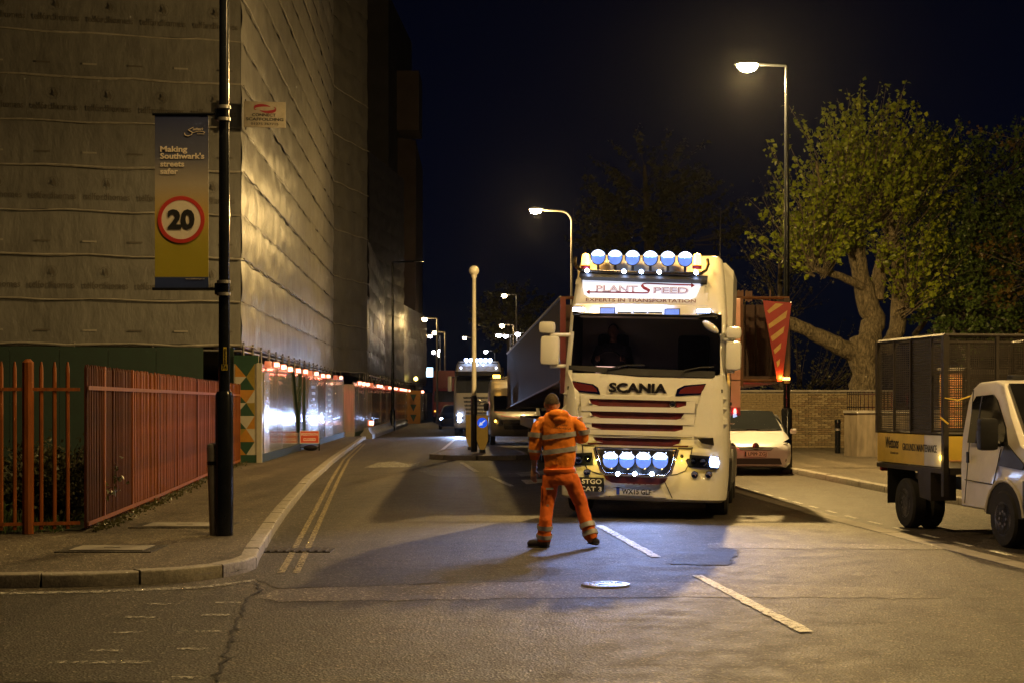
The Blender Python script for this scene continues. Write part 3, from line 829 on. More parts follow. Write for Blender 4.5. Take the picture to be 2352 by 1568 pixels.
# ================================================================ STREET LAMPS
def add_light(name, parent, loc, watts, col=WARM, size=.12, kind='POINT', spot=None, blend=.5, rot=None):
    ld = bpy.data.lights.new(name, kind); ld.energy = watts; ld.color = col; ld.shadow_soft_size = size
    if kind == 'SPOT': ld.spot_size = R(spot); ld.spot_blend = blend
    o = bpy.data.objects.new(name, ld); C.objects.link(o)
    if parent: o.parent = parent
    o.location = loc
    if rot is not None: o.rotation_euler = rot
    return o
def street_lamp(label, base, H, arm, az, watts, group=None, rb=.085, rt=.045, mm='post_black', lens='sodium', door=1.25, curve=0.0, size=1.0, col=WARM, top_mat=None, globe=False, bowl=.22):
    """az = heading of the arm; the lantern hangs at its end"""
    t = thing('street_lamp', label, 'street lamp', base, az, group)
    if door: MB().lathe([(rb * 1.25, 0), (rb * 1.25, door - .05), (rb, door)], n=14).build('base_section', M[mm], t)
    hs = H - curve
    MB().lathe([(rb * .78, door * .98), (rt, hs)] if door else [(rb, 0), (rt, hs)], n=12).build('column', M[top_mat or mm], t)
    if curve:
        pts = [(curve * (1 - math.cos(a)), 0, hs - .01 + curve * math.sin(a)) for a in [k * math.pi / 16 for k in range(9)]] + [(arm, 0, H + .03)]
    else:
        pts = [(0, 0, hs - .05), (0.02, 0, hs + .02), (arm, 0, H + .06)]
    MB().path(pts, [rt] * len(pts), 8).build('arm', M[mm], t)
    s = size
    hx = arm + .26 * s
    prof = [(-.34, .05, .03), (-.25, .10, .06), (0, .15, .085), (.22, .13, .075), (.34, .06, .03)]
    rings = [[(hx + x * s, w * s * math.cos(2 * math.pi * k / 12), H + .05 + (max(0, math.sin(2 * math.pi * k / 12)) * h * 1.3 - (.01 if math.sin(2 * math.pi * k / 12) < -.1 else 0)) * s) for k in range(12)] for x, w, h in prof]
    MB().rings(rings).build('lantern', M[mm], t)
    if globe:
        MB().ell((hx, 0, H - .06), (.2, .2, .16), 12, 8).build('lens', M[lens], t)
    elif lens:
        rings = [[(hx + .02 + x * s, w * s * math.cos(2 * math.pi * k / 12), H + .045 - (max(0, math.sin(2 * math.pi * k / 12)) * h + .002) * s) for k in range(12)] for x, w, h in [(-.25, .06, .04), (-.18, .14, .14), (0, .17, .19), (.17, .14, .15), (.25, .06, .04)]]
        MB().rings(rings).build('lens', M[lens], t)
    if watts:
        if bowl < 1: add_light('lamp_light', t, (hx + .02, 0, H - .22 * s), watts * (1 - bowl), col, .13, 'SPOT', 180, .2, (0, 0, 0))
        add_light('lamp_light', t, (hx + .02, 0, H - .23 * s), watts * bowl, col, .13)
    return t
street_lamp('tall black street lamp rising behind the white car, its lantern glowing', G(1807, 1085), 9.72, .66, math.pi, 11500, rb=.105, rt=.05, door=1.55, bowl=.6)
street_lamp('lit street lamp with a curved bracket beyond the lorry cab', (2.55, 67, 0), 9.85, 1.25, math.pi, 3200, curve=.5, mm='post_grey', bowl=1)
street_lamp('lit street lamp at the junction beside the parked tipper', (10.3, 15.2, 0), 10.0, 1.5, math.pi, 4100, rb=.1)
# far lamps: column heights follow their usual size
far = [(974, 732, 8.0, 'far_warm', 'lit street lamp by the far corner of the sheeting'), (997, 763, 8.0, 'far_warm', 'lit warm street lamp just past the far sheeting'), (987, 771, 8.0, 'far_white', 'lit white street lamp just past the far sheeting'),
       (1157, 678, 10.0, 'far_warm', 'highest lit lamp among the far trees'), (1152, 747, 8.0, 'far_warm', 'bright lit lamp glowing inside the far tree'), (1144, 769, 7.0, 'far_white', 'lit white lamp below the far tree'), (1160, 770, 7.0, 'far_white', 'small lit lamp close beside the far tree'),
       (1188, 766, 7.0, 'far_white', 'lit white lamp near the edge of the long load'), (1066, 775, 8.0, 'far_warm', 'lit lamp above the second lorry'), (1115, 806, 7.0, 'far_white', 'lit lamp over the light bar of the second lorry')]
for u, v, H, lens, lab in far:
    Y = (H - EYE) * F / (HOR - v)
    b = P(u, v, Y)
    street_lamp(lab, (b.x + 1.0, Y, 0), H, .7, math.pi, 420 if v in (732, 763, 747) else 0, group='far lit street lamps', rb=.09, rt=.06, mm='post_grey', lens=lens, door=0, size=1.0, globe=True, bowl=1)
mast = thing('lamp_mast', 'far mast carrying a cluster of three round lamps', 'street lamp', (P(1002, 810, 200).x, 200, 0))
MB().lathe([(.14, 0), (.08, 8)], n=8).build('column', M['post_grey'], mast)
for dx, dz in ((-.35, 8.0), (.32, 8.15), (.35, 7.65)):
    MB().ell((dx, 0, dz), (.2, .2, .2), 10, 6).build('globe', M['far_white'], mast)
    MB().tube((0, 0, dz - .2), (dx, 0, dz), .04, n=5).build('bracket', M['post_grey'], mast)
street_lamp('unlit dark lamp column standing against the far sheeting', (-7.0, 92, 0), 9.85, 1.25, 0.0, 0, rb=.12, rt=.06, lens=None)
win = tag(MB().box(0, 0, 0, .7, .1, .9).build('lit_sign', emit('pale blue lit sign', (.5, .8, 1.0), 3, False), None, P(986, 854, 150)), 'small pale blue lit panel on the far building', 'sign')

# ================================================================ COLUMN 74, BANNER, BOLLARDS
cb = G(515, 1228, KH)
col74 = street_lamp('black lamp column tagged 74 with a banner, standing by the grey bollard', cb, 10.2, 2.0, R(-50), 1700, bowl=.1, rb=.086, rt=.05, door=1.7)
M['tag_yellow'] = mat('yellow number tag', (0.55, 0.40, 0.02), .5, var=.1)
sc = cb.y / F
def loc74(u, v): return ((u - 515) * sc, -.07, EYE - KH - (v - HOR) * sc)
for v0, v1, u0, u1 in ((797, 836, 515.5, 522.5), (836.5, 850, 511.5, 524.5)):
    x0, _, z0 = loc74(u0, v1); x1, _, z1 = loc74(u1, v0)
    MB().box((x0 + x1) / 2, -.074, (z0 + z1) / 2, x1 - x0, .006, z1 - z0).build('number_tag', M['tag_yellow'], col74, rot=(0, 0, R(50)))
for s, v in (('0', 806), ('3', 815), ('2', 824), ('0', 832.5)):
    x, _, z = loc74(519.5, v); text(s, M['black'], col74, Matrix.Rotation(R(50), 3, 'Z') @ Vector((x, -.079, z - .015)), (R(90), 0, R(50)), h=.04, bold=.02)
x, _, z = loc74(518.3, 848); text('74', M['black'], col74, Matrix.Rotation(R(50), 3, 'Z') @ Vector((x, -.079, z)), (R(90), 0, R(50)), h=.055, w=.06, bold=.02)

bn = thing('street_banner', 'blue and yellow 20 limit banner hung beside the black lamp column', 'banner', (0, 0, 0))
def B(u, v, y=0.0): return P(u, v, cb.y - .02 + y)
m, t_, b_ = nt('printed banner cloth'); M['banner'] = m
tc = node(t_, 'ShaderNodeTexCoord'); sp = node(t_, 'ShaderNodeSeparateXYZ'); t_.links.new(tc.outputs['Generated'], sp.inputs[0])
rb = ramp(t_, sp.outputs[2], [(0.0, (0.015, 0.03, 0.12)), (0.062, (0.015, 0.03, 0.12)), (0.064, (0.30, 0.25, 0.012)), (0.25, (0.30, 0.25, 0.02)), (0.42, (0.42, 0.29, 0.06)), (0.60, (0.30, 0.26, 0.20)), (0.76, (0.07, 0.075, 0.12)), (1.0, (0.008, 0.015, 0.07))])
rb.color_ramp.interpolation = 'LINEAR'
t_.links.new(rb.outputs[0], b_.inputs['Base Color']); b_.inputs['Roughness'].default_value = .55
def bf(u, v):
    p = B(356 + 123 * u, 662 - 398 * v)
    return p + Vector((0, 0, 0))
solid(MB().grid(bf, 8, 24).build('cloth', M['banner'], bn, ang=60), .006)
for v in (263, 664):
    MB().tube(B(350, v), B(505, v), .018, n=8).build('arm', M['post_black'], bn)
    for k in (-1, 1):
        q = B(514, v + (14 if v < 400 else 14) * k - 2)
        MB().lathe([(.078, -.018), (.082, -.018), (.082, .018), (.078, .018)], q, 16).build('clamp_band', M['steel'], bn)
    MB().bbox(*B(502, v), .09, .06, .14, .015).build('clamp', M['post_black'], bn)
M['banner_text'] = mat('pale banner print', (0.60, 0.52, 0.42), .5, var=.05)
fz = -.010
for s, v, w in (('Making', 349, 62), ("Southwark's", 365, 101), ('streets', 383, 55), ('safer', 400, 41)):
    text(s, M['banner_text'], bn, B(368, v, fz), h=13.5 * sc * .92, w=w * sc, align='LEFT', bold=.025)
pts = [B(u, v, fz) for u, v in ((444, 293), (438, 296), (432, 299), (437, 302), (442, 305), (440, 310), (432, 313), (425, 311), (424, 306))]
MB().path(pts, [.004] * len(pts), 5).build('signature', M['banner_text'], bn)
pts = [B(442, 306, fz), B(455, 302, fz), B(468, 303, fz), B(470, 306, fz)]
MB().path(pts, [.003] * 4, 5).build('signature', M['banner_text'], bn)
text('outhwark', M['banner_text'], bn, B(455, 300, fz), h=.035, w=24 * sc, shear=.3)
text('Council', M['banner_text'], bn, B(461, 309, fz), h=.016, w=15 * sc)
text('www.southwark.gov.uk', M['banner_text'], bn, B(448, 642, fz), h=.014, w=44 * sc)
cc = B(416, 505, -.011)
M['sign_red'] = mat('sign red', (0.42, 0.03, 0.02), .5, var=.06)
M['sign_white'] = mat('sign white', (0.62, 0.56, 0.47), .5, var=.04)
MB().lathe([(.002, 0), (46 * sc, 0), (46 * sc, .004), (.002, .004)], cc, 40, 'Y').build('disc', M['sign_white'], bn)
MB().lathe([(45 * sc, -.002), (54 * sc, -.002), (54 * sc, .003), (45 * sc, .003), (45 * sc, -.002)], cc, 48, 'Y', caps=False).build('ring', M['sign_red'], bn)
text('20', M['black'], bn, B(416, 524, -.015), h=40 * sc, w=62 * sc, bold=.045)

gb = thing('bollard', 'stout grey round bollard leaning beside the black lamp column', 'bollard', G(497, 1233, KH - .03))
MB().lathe([(.078, 0), (.078, 1.06), (.07, 1.1), (.045, 1.115), (.001, 1.12)], n=20).build('post', M['post_grey'], gb)
MB().lathe([(.0795, .86), (.081, .865), (.081, .90), (.0795, .905)], n=20).build('collar', M['post_black'], gb)
gb.rotation_euler = (0, R(-1.9), 0)
bb = thing('bollard', 'black bollard standing on the footway before the brick wall', 'bollard', G(1924, 1040, KH))
MB().lathe([(.085, 0), (.085, .92), (.095, .925), (.095, .99), (.07, 1.03), (.001, 1.04)], n=16).build('post', M['post_black'], bb)
MB().lathe([(.096, .7), (.098, .7), (.098, .76), (.096, .76)], n=16).build('band', M['steel'], bb)

# ================================================================ ISLAND BEACON AND KEEP-LEFT BOLLARD
be = thing('beacon_post', 'slim pale beacon post with a white globe on the traffic island', 'beacon', (-1.2, 49.5, KH))
M['pole_white'] = mat('pale pole paint', (0.62, 0.58, 0.50), .4, var=.12, scale=4)
MB().lathe([(.075, 1.75), (.06, 5.45), (.09, 5.5), (.09, 5.58)], n=14).build('pole', M['pole_white'], be)
MB().lathe([(.10, 0), (.10, 1.7), (.075, 1.78)], n=14).build('base_section', M['post_black'], be)
MB().ell((0, 0, 5.70), (.16, .16, .16), 20, 12).build('globe', mat('white globe', (0.72, 0.68, 0.58), .3, var=.05), be)
kb = thing('keep_left_bollard', 'yellow keep left bollard with a round blue arrow sign on the traffic island', 'bollard', (-.92, 48.6, KH))
M['bollard_yellow'] = mat('dull yellow bollard', (0.42, 0.24, 0.03), .5, var=.15)
_y = M['bollard_yellow'].node_tree.nodes.get('Principled BSDF')     # the bollard is lit from inside
_y.inputs['Emission Color'].default_value = (1.0, 0.5, 0.06, 1); _y.inputs['Emission Strength'].default_value = 0.10
body = [(-.17, 0, 1.15), (.17, 0, 1.15), (.17, 0, .38), (.10, 0, .18), (.05, 0, .08), (-.05, 0, .08), (-.10, 0, .18), (-.17, 0, .38)]
MB().prism(body, (0, .18, 0)).build('shell', M['bollard_yellow'], kb)
MB().prism([(x * 1.12, .01, z * 1.02 - .01) for x, y, z in body], (0, .16, 0)).build('frame', M['black_plastic'], kb)
MB().lathe([(.1, 0), (.1, .1)], n=12).build('foot', M['black_plastic'], kb)
MB().lathe([(.002, -.02), (.155, -.02), (.155, 0), (.002, 0)], (0, 0, .93), 28, 'Y').build('sign', emit('lit blue sign', (0.01, 0.10, 0.9), .75, False, (0.02, 0.14, 0.85)), kb)
ar = MB(); ca = math.cos(R(45))
ar.prism([( .075, -.03, 1.02), (.095, -.03, .995), (-.01, -.03, .895), (.02, -.03, .865), (-.10, -.03, .835), (-.07, -.03, .955), (-.04, -.03, .925)], (0, .008, 0)).build('arrow', emit('lit white arrow', (.8, .85, 1), .7, False), kb)
bp2 = thing('bollard', 'dark amber side of a second island bollard behind the beacon post', 'bollard', (-1.36, 51.5, KH))
MB().prism([(x * .9, 0, z) for x, y, z in body], (0, .18, 0)).build('shell', M['bollard_yellow'], bp2)
MB().lathe([(.1, 0), (.1, .1)], n=12).build('foot', M['black_plastic'], bp2)

# ================================================================ FOOTPATH CLOSED SIGN
fs = thing('road_sign', 'red footpath closed sign on a black frame on the pavement', 'sign', G(711, 1034, KH), R(6))
k = fs.location.y / F
W2, z0, z1 = 22 * k, 17 * k, 46 * k
MB().box(0, 0, (z0 + z1) / 2, 2 * W2, .02, z1 - z0).build('plate', mat('red sign plate', (0.52, 0.06, 0.02), .45, var=.06), fs)
for x, z, sx, sz in ((0, z1 - .008, 2 * W2, .016), (0, z0 + .008, 2 * W2, .016), (-W2 + .008, (z0 + z1) / 2, .016, z1 - z0), (W2 - .008, (z0 + z1) / 2, .016, z1 - z0)):
    MB().box(x, -.012, z, sx, .004, sz).build('border', M['white'], fs)
text('FOOTPATH', M['white'], fs, (0, -.012, (z0 + z1) / 2 + .045), h=.085, w=W2 * 1.66, bold=.02)
text('CLOSED', M['white'], fs, (0, -.012, (z0 + z1) / 2 - .12), h=.085, w=W2 * 1.3, bold=.02)
for s in (-1, 1):
    MB().path([(s * W2, .02, z1), (s * W2, .02, 0)], .016, 6).build('leg', M['post_black'], fs)
    MB().path([(s * W2, .03, z1), (s * W2 * .95, .5, 0)], .016, 6).build('leg', M['post_black'], fs)
MB().tube((-W2, .02, .1), (W2, .02, .1), .012, n=6).build('cross_bar', M['post_black'], fs)
sbag = tag(MB().ell((0, 0, 0), (.24, .17, .10), 14, 8).build('sandbag', M['black_plastic'], None, fs.location + Vector((.0, .3, .09))), 'dark sandbag weighing down the footpath closed sign', 'sandbag')

# ================================================================ BRICK WALL, LOW WALL, PIERS, HOUSE
M['bricks'] = []
for i, c in enumerate([(0.20, 0.155, 0.085), (0.17, 0.12, 0.065), (0.24, 0.19, 0.11), (0.14, 0.105, 0.06)]):
    M['bricks'].append(mat('stock brick %s' % 'abcd'[i], c, .85, var=.3, scale=25, bump=.004, bscale=80))
M['mortar'] = mat('mortar', (0.15, 0.135, 0.105), .9, var=.2, scale=30)
bw = thing('brick_wall', 'yellow stock brick boundary wall behind the white car and lamp post', 'wall', (0, 0, KH))
WY = 54.0; wx0, wx1, wh = 7.3, 13.2, 1.92
MB().box((wx0 + wx1) / 2, WY + .12, wh / 2, wx1 - wx0, .2, wh).build('mortar_core', M['mortar'], bw)
MB().box((wx0 + wx1) / 2, WY + .1, wh + .035, wx1 - wx0 + .04, .3, .07).build('coping', M['concrete'], bw)
bme = [MB().bbox(0, 0, 0, .212, .09, .064, .006).mesh('brick', mm, 0) for mm in M['bricks']]
cand = []
nr = int(wh / .0745)
for r_ in range(nr):
    for c_ in range(int((wx1 - wx0) / .2235)):
        x = wx0 + .11 + c_ * .2235 + (.11 if r_ % 2 else 0)
        if x > wx1 - .08: continue
        cand.append((x, .037 + r_ * .0745))
def vis(p):   # the stretch the photograph shows: between load, lamp post and low wall
    u = CX + F * p[0] / WY
    return 1822 <= u <= 1942
near = [p for p in cand if vis(p)]
rest = MB(); nb = 0
for p in cand:
    if vis(p) and p[1] > .1 and nb < 300:
        nb += 1
        link_mesh('brick', rnd.choice(bme), bw, (p[0], WY + rnd.uniform(-.006, .004), p[1]), (0, rnd.uniform(-.012, .012), rnd.uniform(-.01, .01)))
    else:
        rest.box(p[0], WY + rnd.uniform(-.006, .004), p[1], .212, .09, .064)
o = rest.build('brickwork', M['bricks'][0], bw, ang=0); o['kind'] = 'stuff'
# low flared wall with railing
lw = thing('brick_wall', 'low rendered wall with iron railings on top beside the tipper bed', 'wall', (0, 0, KH))
M['render'] = mat('stained render', (0.15, 0.125, 0.09), .8, var=.3, scale=2.5, dirt=.95, dirtcol=(.07, .055, .04), stretch=(3, 3, .6))
lp = [Vector((9.75, 46.0, 0)), Vector((10.0, 45.4, 0)), Vector((10.9, 45.1, 0)), Vector((14.5, 45.0, 0))]
rings = []
for q, n_ in zip(lp, [Vector((.98, -.2, 0)).normalized()] + [Vector((0, 1, 0))] * 3):
    rings.append([q + Vector((0, 0, -.02)), q + Vector((0, 0, 1.25)), q + n_ * .3 + Vector((0, 0, 1.25)), q + n_ * .3 + Vector((0, 0, -.02))])
MB().rings(rings).build('wall', M['render'], lw)
rings = [[q + Vector((-.04, -.04, 1.252)), q + Vector((-.04, -.04, 1.33)), q + n_ * .36 + Vector((0, 0, 1.33)), q + n_ * .36 + Vector((0, 0, 1.252))] for q, n_ in zip(lp, [Vector((.98, -.2, 0)).normalized()] + [Vector((0, 1, 0))] * 3)]
MB().rings(rings).build('coping', M['concrete'], lw)
rp = resample([q + Vector((.12, .15, 0)) for q in lp], .11)
for q in rp: MB().tube(q + Vector((0, 0, 1.33)), q + Vector((0, 0, 1.88)), .011, n=5).build('railing_bar', M['post_black'], lw)
for z in (1.42, 1.80): MB().path([q + Vector((0, 0, z)) for q in rp], .015, 5).build('railing_rail', M['post_black'], lw)
gp = thing('gate_pier', 'tall orange-lit brick gate pier seen through the tipper cage', 'pier', (P(2190, 900, 41).x, 41, KH), R(-28))
PH = 2.38
MB().box(0, 0, PH / 2, .56, .56, PH).build('mortar_core', M['mortar'], gp)
MB().bbox(0, 0, PH + .04, .70, .70, .08, .02).build('cap', M['concrete'], gp)
bo = [mat('orange-lit brick', (0.34, 0.15, 0.06), .85, var=.3, scale=25), mat('buff-lit brick', (0.30, 0.20, 0.08), .85, var=.3, scale=25)]  # same pier brick; how each face is lit is put into its colour
pb = [MB().box(0, 0, 0, .185, .05, .064).mesh('brick', mm, 0) for mm in bo]
for r_ in range(int(PH / .0745)):
    for c_ in range(3):
        for f_ in range(2):
            x = -.195 + c_ * .195; z = .037 + r_ * .0745
            if f_ == 0: link_mesh('brick', pb[r_ % 2 if rnd.random() < .3 else 0], gp, (x, -.275, z))
            else: link_mesh('brick', pb[1], gp, (-.275, x, z), (0, 0, R(90)))
hs = thing('house', 'dark low house with a pitched roof behind the gate pier', 'house', (25.0, 74, 0))
M['house'] = mat('dim brick house', (0.12, 0.085, 0.05), .8, var=.2)
MB().box(3, 3, 1.6, 12, 6, 3.2).build('wall', M['house'], hs)
MB().prism([(-3.4, -.4, 3.2), (-3.4, 6.4, 3.2), (-3.4, 3, 5.4)], (12.8, 0, 0)).build('roof', mat('dark slate roof', (0.035, 0.03, 0.03), .7, var=.3, scale=3), hs)
MB().box(3, -.42, 3.12, 12.9, .06, .22).build('fascia', M['tri_white'], hs)
MB().path([(-3.45, -.45, 3.2), (-3.45, 3, 5.45), (-3.45, 6.4, 3.2)], .09, 4).build('barge_board', M['tri_white'], hs)
for x in (-1.5, 1.6, 5):
    w_ = MB().box(x, -.03, 1.7, 1.1, .1, 1.3).build('window', M['glass'], hs)
    MB().box(x, -.09, 1.7, .06, .04, 1.3).build('frame', M['tri_white'], w_)

# ================================================================ TREES, BUSH, GRASS
M['bark'] = mat('plane tree bark', (0.20, 0.165, 0.105), .9, var=.7, scale=11, bump=.14, bscale=6, dirt=1.0, dirtcol=(.045, .035, .022), stretch=(1.6, 1.6, .6))
M['bark_dark'] = mat('ivy dark bark', (0.07, 0.055, 0.04), .9, var=.4, scale=6, bump=.02, bscale=12)
def leafmat(name, a, b):
    m, t, bs = nt(name)
    tc = node(t, 'ShaderNodeTexCoord')
    n = node(t, 'ShaderNodeTexNoise', i_Scale=2.2, i_Detail=6.0, i_Roughness=.7); t.links.new(tc.outputs['Object'], n.inputs['Vector'])
    r = ramp(t, n.outputs[0], [(.32, a), (.68, b)]); t.links.new(r.outputs[0], bs.inputs['Base Color'])
    bs.inputs['Roughness'].default_value = .42
    bs.inputs['Transmission Weight'].default_value = 0.0
    tl = node(t, 'ShaderNodeBsdfTranslucent'); t.links.new(r.outputs[0], tl.inputs[0])
    mx = node(t, 'ShaderNodeMixShader'); mx.inputs[0].default_value = .3
    out = t.nodes.get('Material Output')
    t.links.new(bs.outputs[0], mx.inputs[1]); t.links.new(tl.outputs[0], mx.inputs[2]); t.links.new(mx.outputs[0], out.inputs[0])
    return m
M['leaf_yellow'] = leafmat('yellow green leaves', (0.13, 0.21, 0.016), (0.40, 0.44, 0.03))
M['leaf_green'] = leafmat('dark green leaves', (0.055, 0.105, 0.02), (0.13, 0.19, 0.04))
M['leaf_brown'] = leafmat('autumn leaves', (0.09, 0.06, 0.012), (0.16, 0.11, 0.018))
M['leaf_dim'] = leafmat('dull leaves', (0.05, 0.055, 0.02), (0.085, 0.08, 0.03))
def leaf(mb, p, s, rg):
    d = Vector((rg.gauss(0, 1), rg.gauss(0, 1), rg.gauss(-.25, .8))).normalized()
    e = Vector((rg.gauss(0, 1), rg.gauss(0, 1), rg.gauss(0, 1))); e = (e - d * e.dot(d)).normalized(); n = d.cross(e)
    mb.add([p, p + d * s * .5 + e * s * .42 + n * s * .12, p + d * s, p + d * s * .5 - e * s * .42 + n * s * .12], [(0, 1, 2), (0, 2, 3)])
def make_tree(name, label, limbs, twigs, leafm, barkm, seed, up=.5, leaf_s=.14, per=36, tlen=(.9, 1.9), group=None, twig_r=.012, droop=0.0):
    """limbs: polylines with radii; twigs: list of (centre, radii, count) ellipsoids through which shoots grow"""
    rg = random.Random(seed)
    base = limbs[0][0][0]
    t = thing(name, label, 'tree', (base[0], base[1], 0), 0, group); o = Vector((base[0], base[1], 0))
    nodes_ = []
    for i, (pts, rad) in enumerate(limbs):
        pts = [Vector(p) - o for p in pts]
        fine = []; fr = []
        for k in range(len(pts) - 1):
            for q in range(4):
                f = q / 4; p = pts[k].lerp(pts[k + 1], f)
                w = rad[k] + (rad[k + 1] - rad[k]) * f
                p += Vector((rg.gauss(0, 1), rg.gauss(0, 1), 0)) * w * .10
                fine.append(p); fr.append(w * rg.uniform(.93, 1.08))
        fine.append(pts[-1]); fr.append(rad[-1])
        MB().path(fine, fr, 12 if rad[0] > .2 else 8).build('trunk' if i == 0 else 'limb', barkm, t, ang=70)
        nodes_ += fine[len(fine) // 3:]
    tw = MB(); lf = MB()
    for c, r, cnt in twigs:
        c = Vector(c) - o
        for _ in range(cnt):
            while True:
                q = Vector((rg.uniform(-1, 1), rg.uniform(-1, 1), rg.uniform(-1, 1)))
                if .2 < q.length < 1: break
            s = c + Vector((q.x * r[0], q.y * r[1], q.z * r[2]))
            near_ = min(nodes_, key=lambda n_: (n_ - s).length_squared)
            d = (q.normalized() * .7 + (s - near_).normalized() * .5 + Vector((0, 0, up - droop))).normalized()
            L = rg.uniform(*tlen)
            bend = Vector((rg.gauss(0, .25), rg.gauss(0, .25), up * .5 - droop))
            p1 = s + d * L * .5 + bend * L * .12; p2 = s + d * L + bend * L * .4
            st = s - d * min(1.2, (s - near_).length)
            tw.path([st, s, p1, p2], [twig_r * 1.8, twig_r * 1.3, twig_r, twig_r * .4], 3, caps=False)
            for j in range(per):
                f = rg.uniform(.0, 1.0) ** .8
                p = (s.lerp(p1, f * 2) if f < .5 else p1.lerp(p2, f * 2 - 1))
                p = p + Vector((rg.gauss(0, 1), rg.gauss(0, 1), rg.gauss(0, 1))) * .11
                leaf(lf, p, leaf_s * rg.uniform(.45, 1.4), rg)
    tw.build('twigs', barkm, t, ang=0)['kind'] = 'stuff'
    lf.build('crown', leafm, t, ang=0)['kind'] = 'stuff'
    return t
Yt = 58.0
def T(u, v, dy=0.0): return tuple(P(u, v, Yt + dy))
make_tree('plane_tree', 'big plane tree with pale trunk and yellow green leaves behind the brick wall',
    [([(P(1986, 900, Yt).x, Yt, 0), T(1986, 930), T(1986, 840), T(1985, 775)], [.62, .52, .50, .56]),
     ([T(1975, 815), T(1930, 796, -.3), T(1880, 772, -.5), T(1822, 744, -.8), T(1790, 735, -1)], [.36, .30, .27, .24, .2]),
     ([T(1995, 790), T(2006, 730, .3), T(1985, 660, .2), T(1972, 600), T(1966, 540, .4), T(1955, 470), T(1948, 430, .3)], [.46, .42, .36, .32, .26, .18, .09]),
     ([T(2012, 690, .3), T(2018, 640, .5), T(2030, 580, .8), T(2050, 500, .8), T(2040, 400, .6)], [.3, .26, .22, .15, .07]),
     ([T(2030, 800, .3), T(2064, 760, .6), T(2066, 660, .5), T(2060, 570, .3), T(2025, 495, 0), T(2010, 420, 0)], [.30, .30, .26, .22, .15, .07]),
     ([T(1995, 665), T(1930, 634, -.4), T(1870, 618, -.8), T(1840, 560, -.9)], [.17, .14, .1, .05]),
     ([T(1975, 610), T(1930, 540, -.3), T(1890, 450, -.6), T(1875, 370, -.8)], [.2, .15, .1, .05])],
    [(T(1895, 520, -.6), (1.25, 1.2, 1.3), 85), (T(1985, 430, -.2), (1.7, 1.5, 1.5), 95), (T(1875, 600, -.8), (.9, .9, .5), 40), (T(2060, 500, .2), (1.4, 1.4, 1.7), 60), (T(1985, 370, .4), (1.7, 1.6, .8), 45), (T(2085, 430, 1), (1.5, 1.6, 1.3), 45), (T(2090, 660, -.2), (.8, .8, 1.2), 34)],
    M['leaf_yellow'], M['bark'], 3, up=1.05, leaf_s=.18, per=25, twig_r=.017, tlen=(1.0, 2.3))
make_tree('broadleaf_tree', 'dense dark green tree growing behind the tipper cage',
    [([(P(2150, 900, 61).x, 61, 0), tuple(P(2145, 850, 61)), tuple(P(2160, 740, 61))], [.4, .32, .25]), ([tuple(P(2100, 770, 60.5)), tuple(P(2130, 730, 60)), tuple(P(2150, 680, 60))], [.12, .1, .07]), ([tuple(P(2160, 740, 61)), tuple(P(2230, 600, 61)), tuple(P(2260, 420, 61))], [.22, .16, .08])],
    [(tuple(P(2190, 610, 60)), (1.9, 1.5, 2.4), 170), (tuple(P(2290, 620, 60)), (1.8, 1.5, 2.3), 160), (tuple(P(2220, 430, 61)), (2.2, 1.6, 1.8), 120), (tuple(P(2320, 430, 61)), (1.6, 1.6, 2.0), 80), (tuple(P(2240, 720, 59)), (1.9, 1.2, .8), 90)],
    M['leaf_green'], M['bark_dark'], 5, up=.0, leaf_s=.15, per=36, tlen=(.6, 1.3))
make_tree('autumn_tree', 'brown leaved autumn tree at the edge beyond the dark green tree',
    [([(P(2400, 900, 57).x, 57, 0), tuple(P(2400, 700, 57)), tuple(P(2390, 500, 57))], [.3, .2, .1])],
    [(tuple(P(2345, 640, 57)), (.7, 1, 1.5), 26), (tuple(P(2350, 300, 57)), (.4, 1, .6), 8)],
    M['leaf_brown'], M['bark_dark'], 6, up=.1, leaf_s=.16, per=26)
make_tree('slender_tree', 'thin dim tree with upright shoots between lorry and lamp post',
    [([(P(1800, 900, 66).x, 66, 0), tuple(P(1800, 850, 66)), tuple(P(1790, 650, 66)), tuple(P(1800, 450, 66))], [.2, .16, .1, .04])],
    [(tuple(P(1785, 690, 66)), (1.0, 1, 2.4), 70), (tuple(P(1810, 560, 66)), (.9, .9, 1.6), 40), (tuple(P(1880, 880, 66)), (2.2, .8, .9), 70)],
    M['leaf_dim'], M['bark_dark'], 8, up=.9, leaf_s=.12, per=14)
make_tree('broadleaf_tree', 'large dim tree standing beyond the lorry cab roof',
    [([(P(1500, 900, 98).x, 98, 0), tuple(P(1500, 800, 98)), tuple(P(1490, 560, 98)), tuple(P(1480, 380, 98))], [.5, .42, .3, .1])],
    [(tuple(P(1410, 540, 97)), (1.7, 1.6, 2.8), 60), (tuple(P(1500, 480, 98)), (3.2, 2.5, 3.8), 120), (tuple(P(1590, 540, 98)), (2.5, 2, 3), 60)],
    M['leaf_dim'], M['bark_dark'], 9, up=.2, leaf_s=.22, per=30, tlen=(1, 2))
make_tree('broadleaf_tree', 'far tree lit from within by a street lamp',
    [([(P(1172, 900, 138).x, 138, 0), tuple(P(1172, 820, 138)), tuple(P(1165, 730, 138))], [.3, .25, .1])],
    [(tuple(P(1160, 735, 138)), (2.0, 2.0, 2.2), 80), (tuple(P(1190, 720, 142)), (2.4, 2.0, 2.5), 60)],
    M['leaf_dim'], M['bark_dark'], 10, up=.1, leaf_s=.28, per=22, tlen=(.8, 1.6))
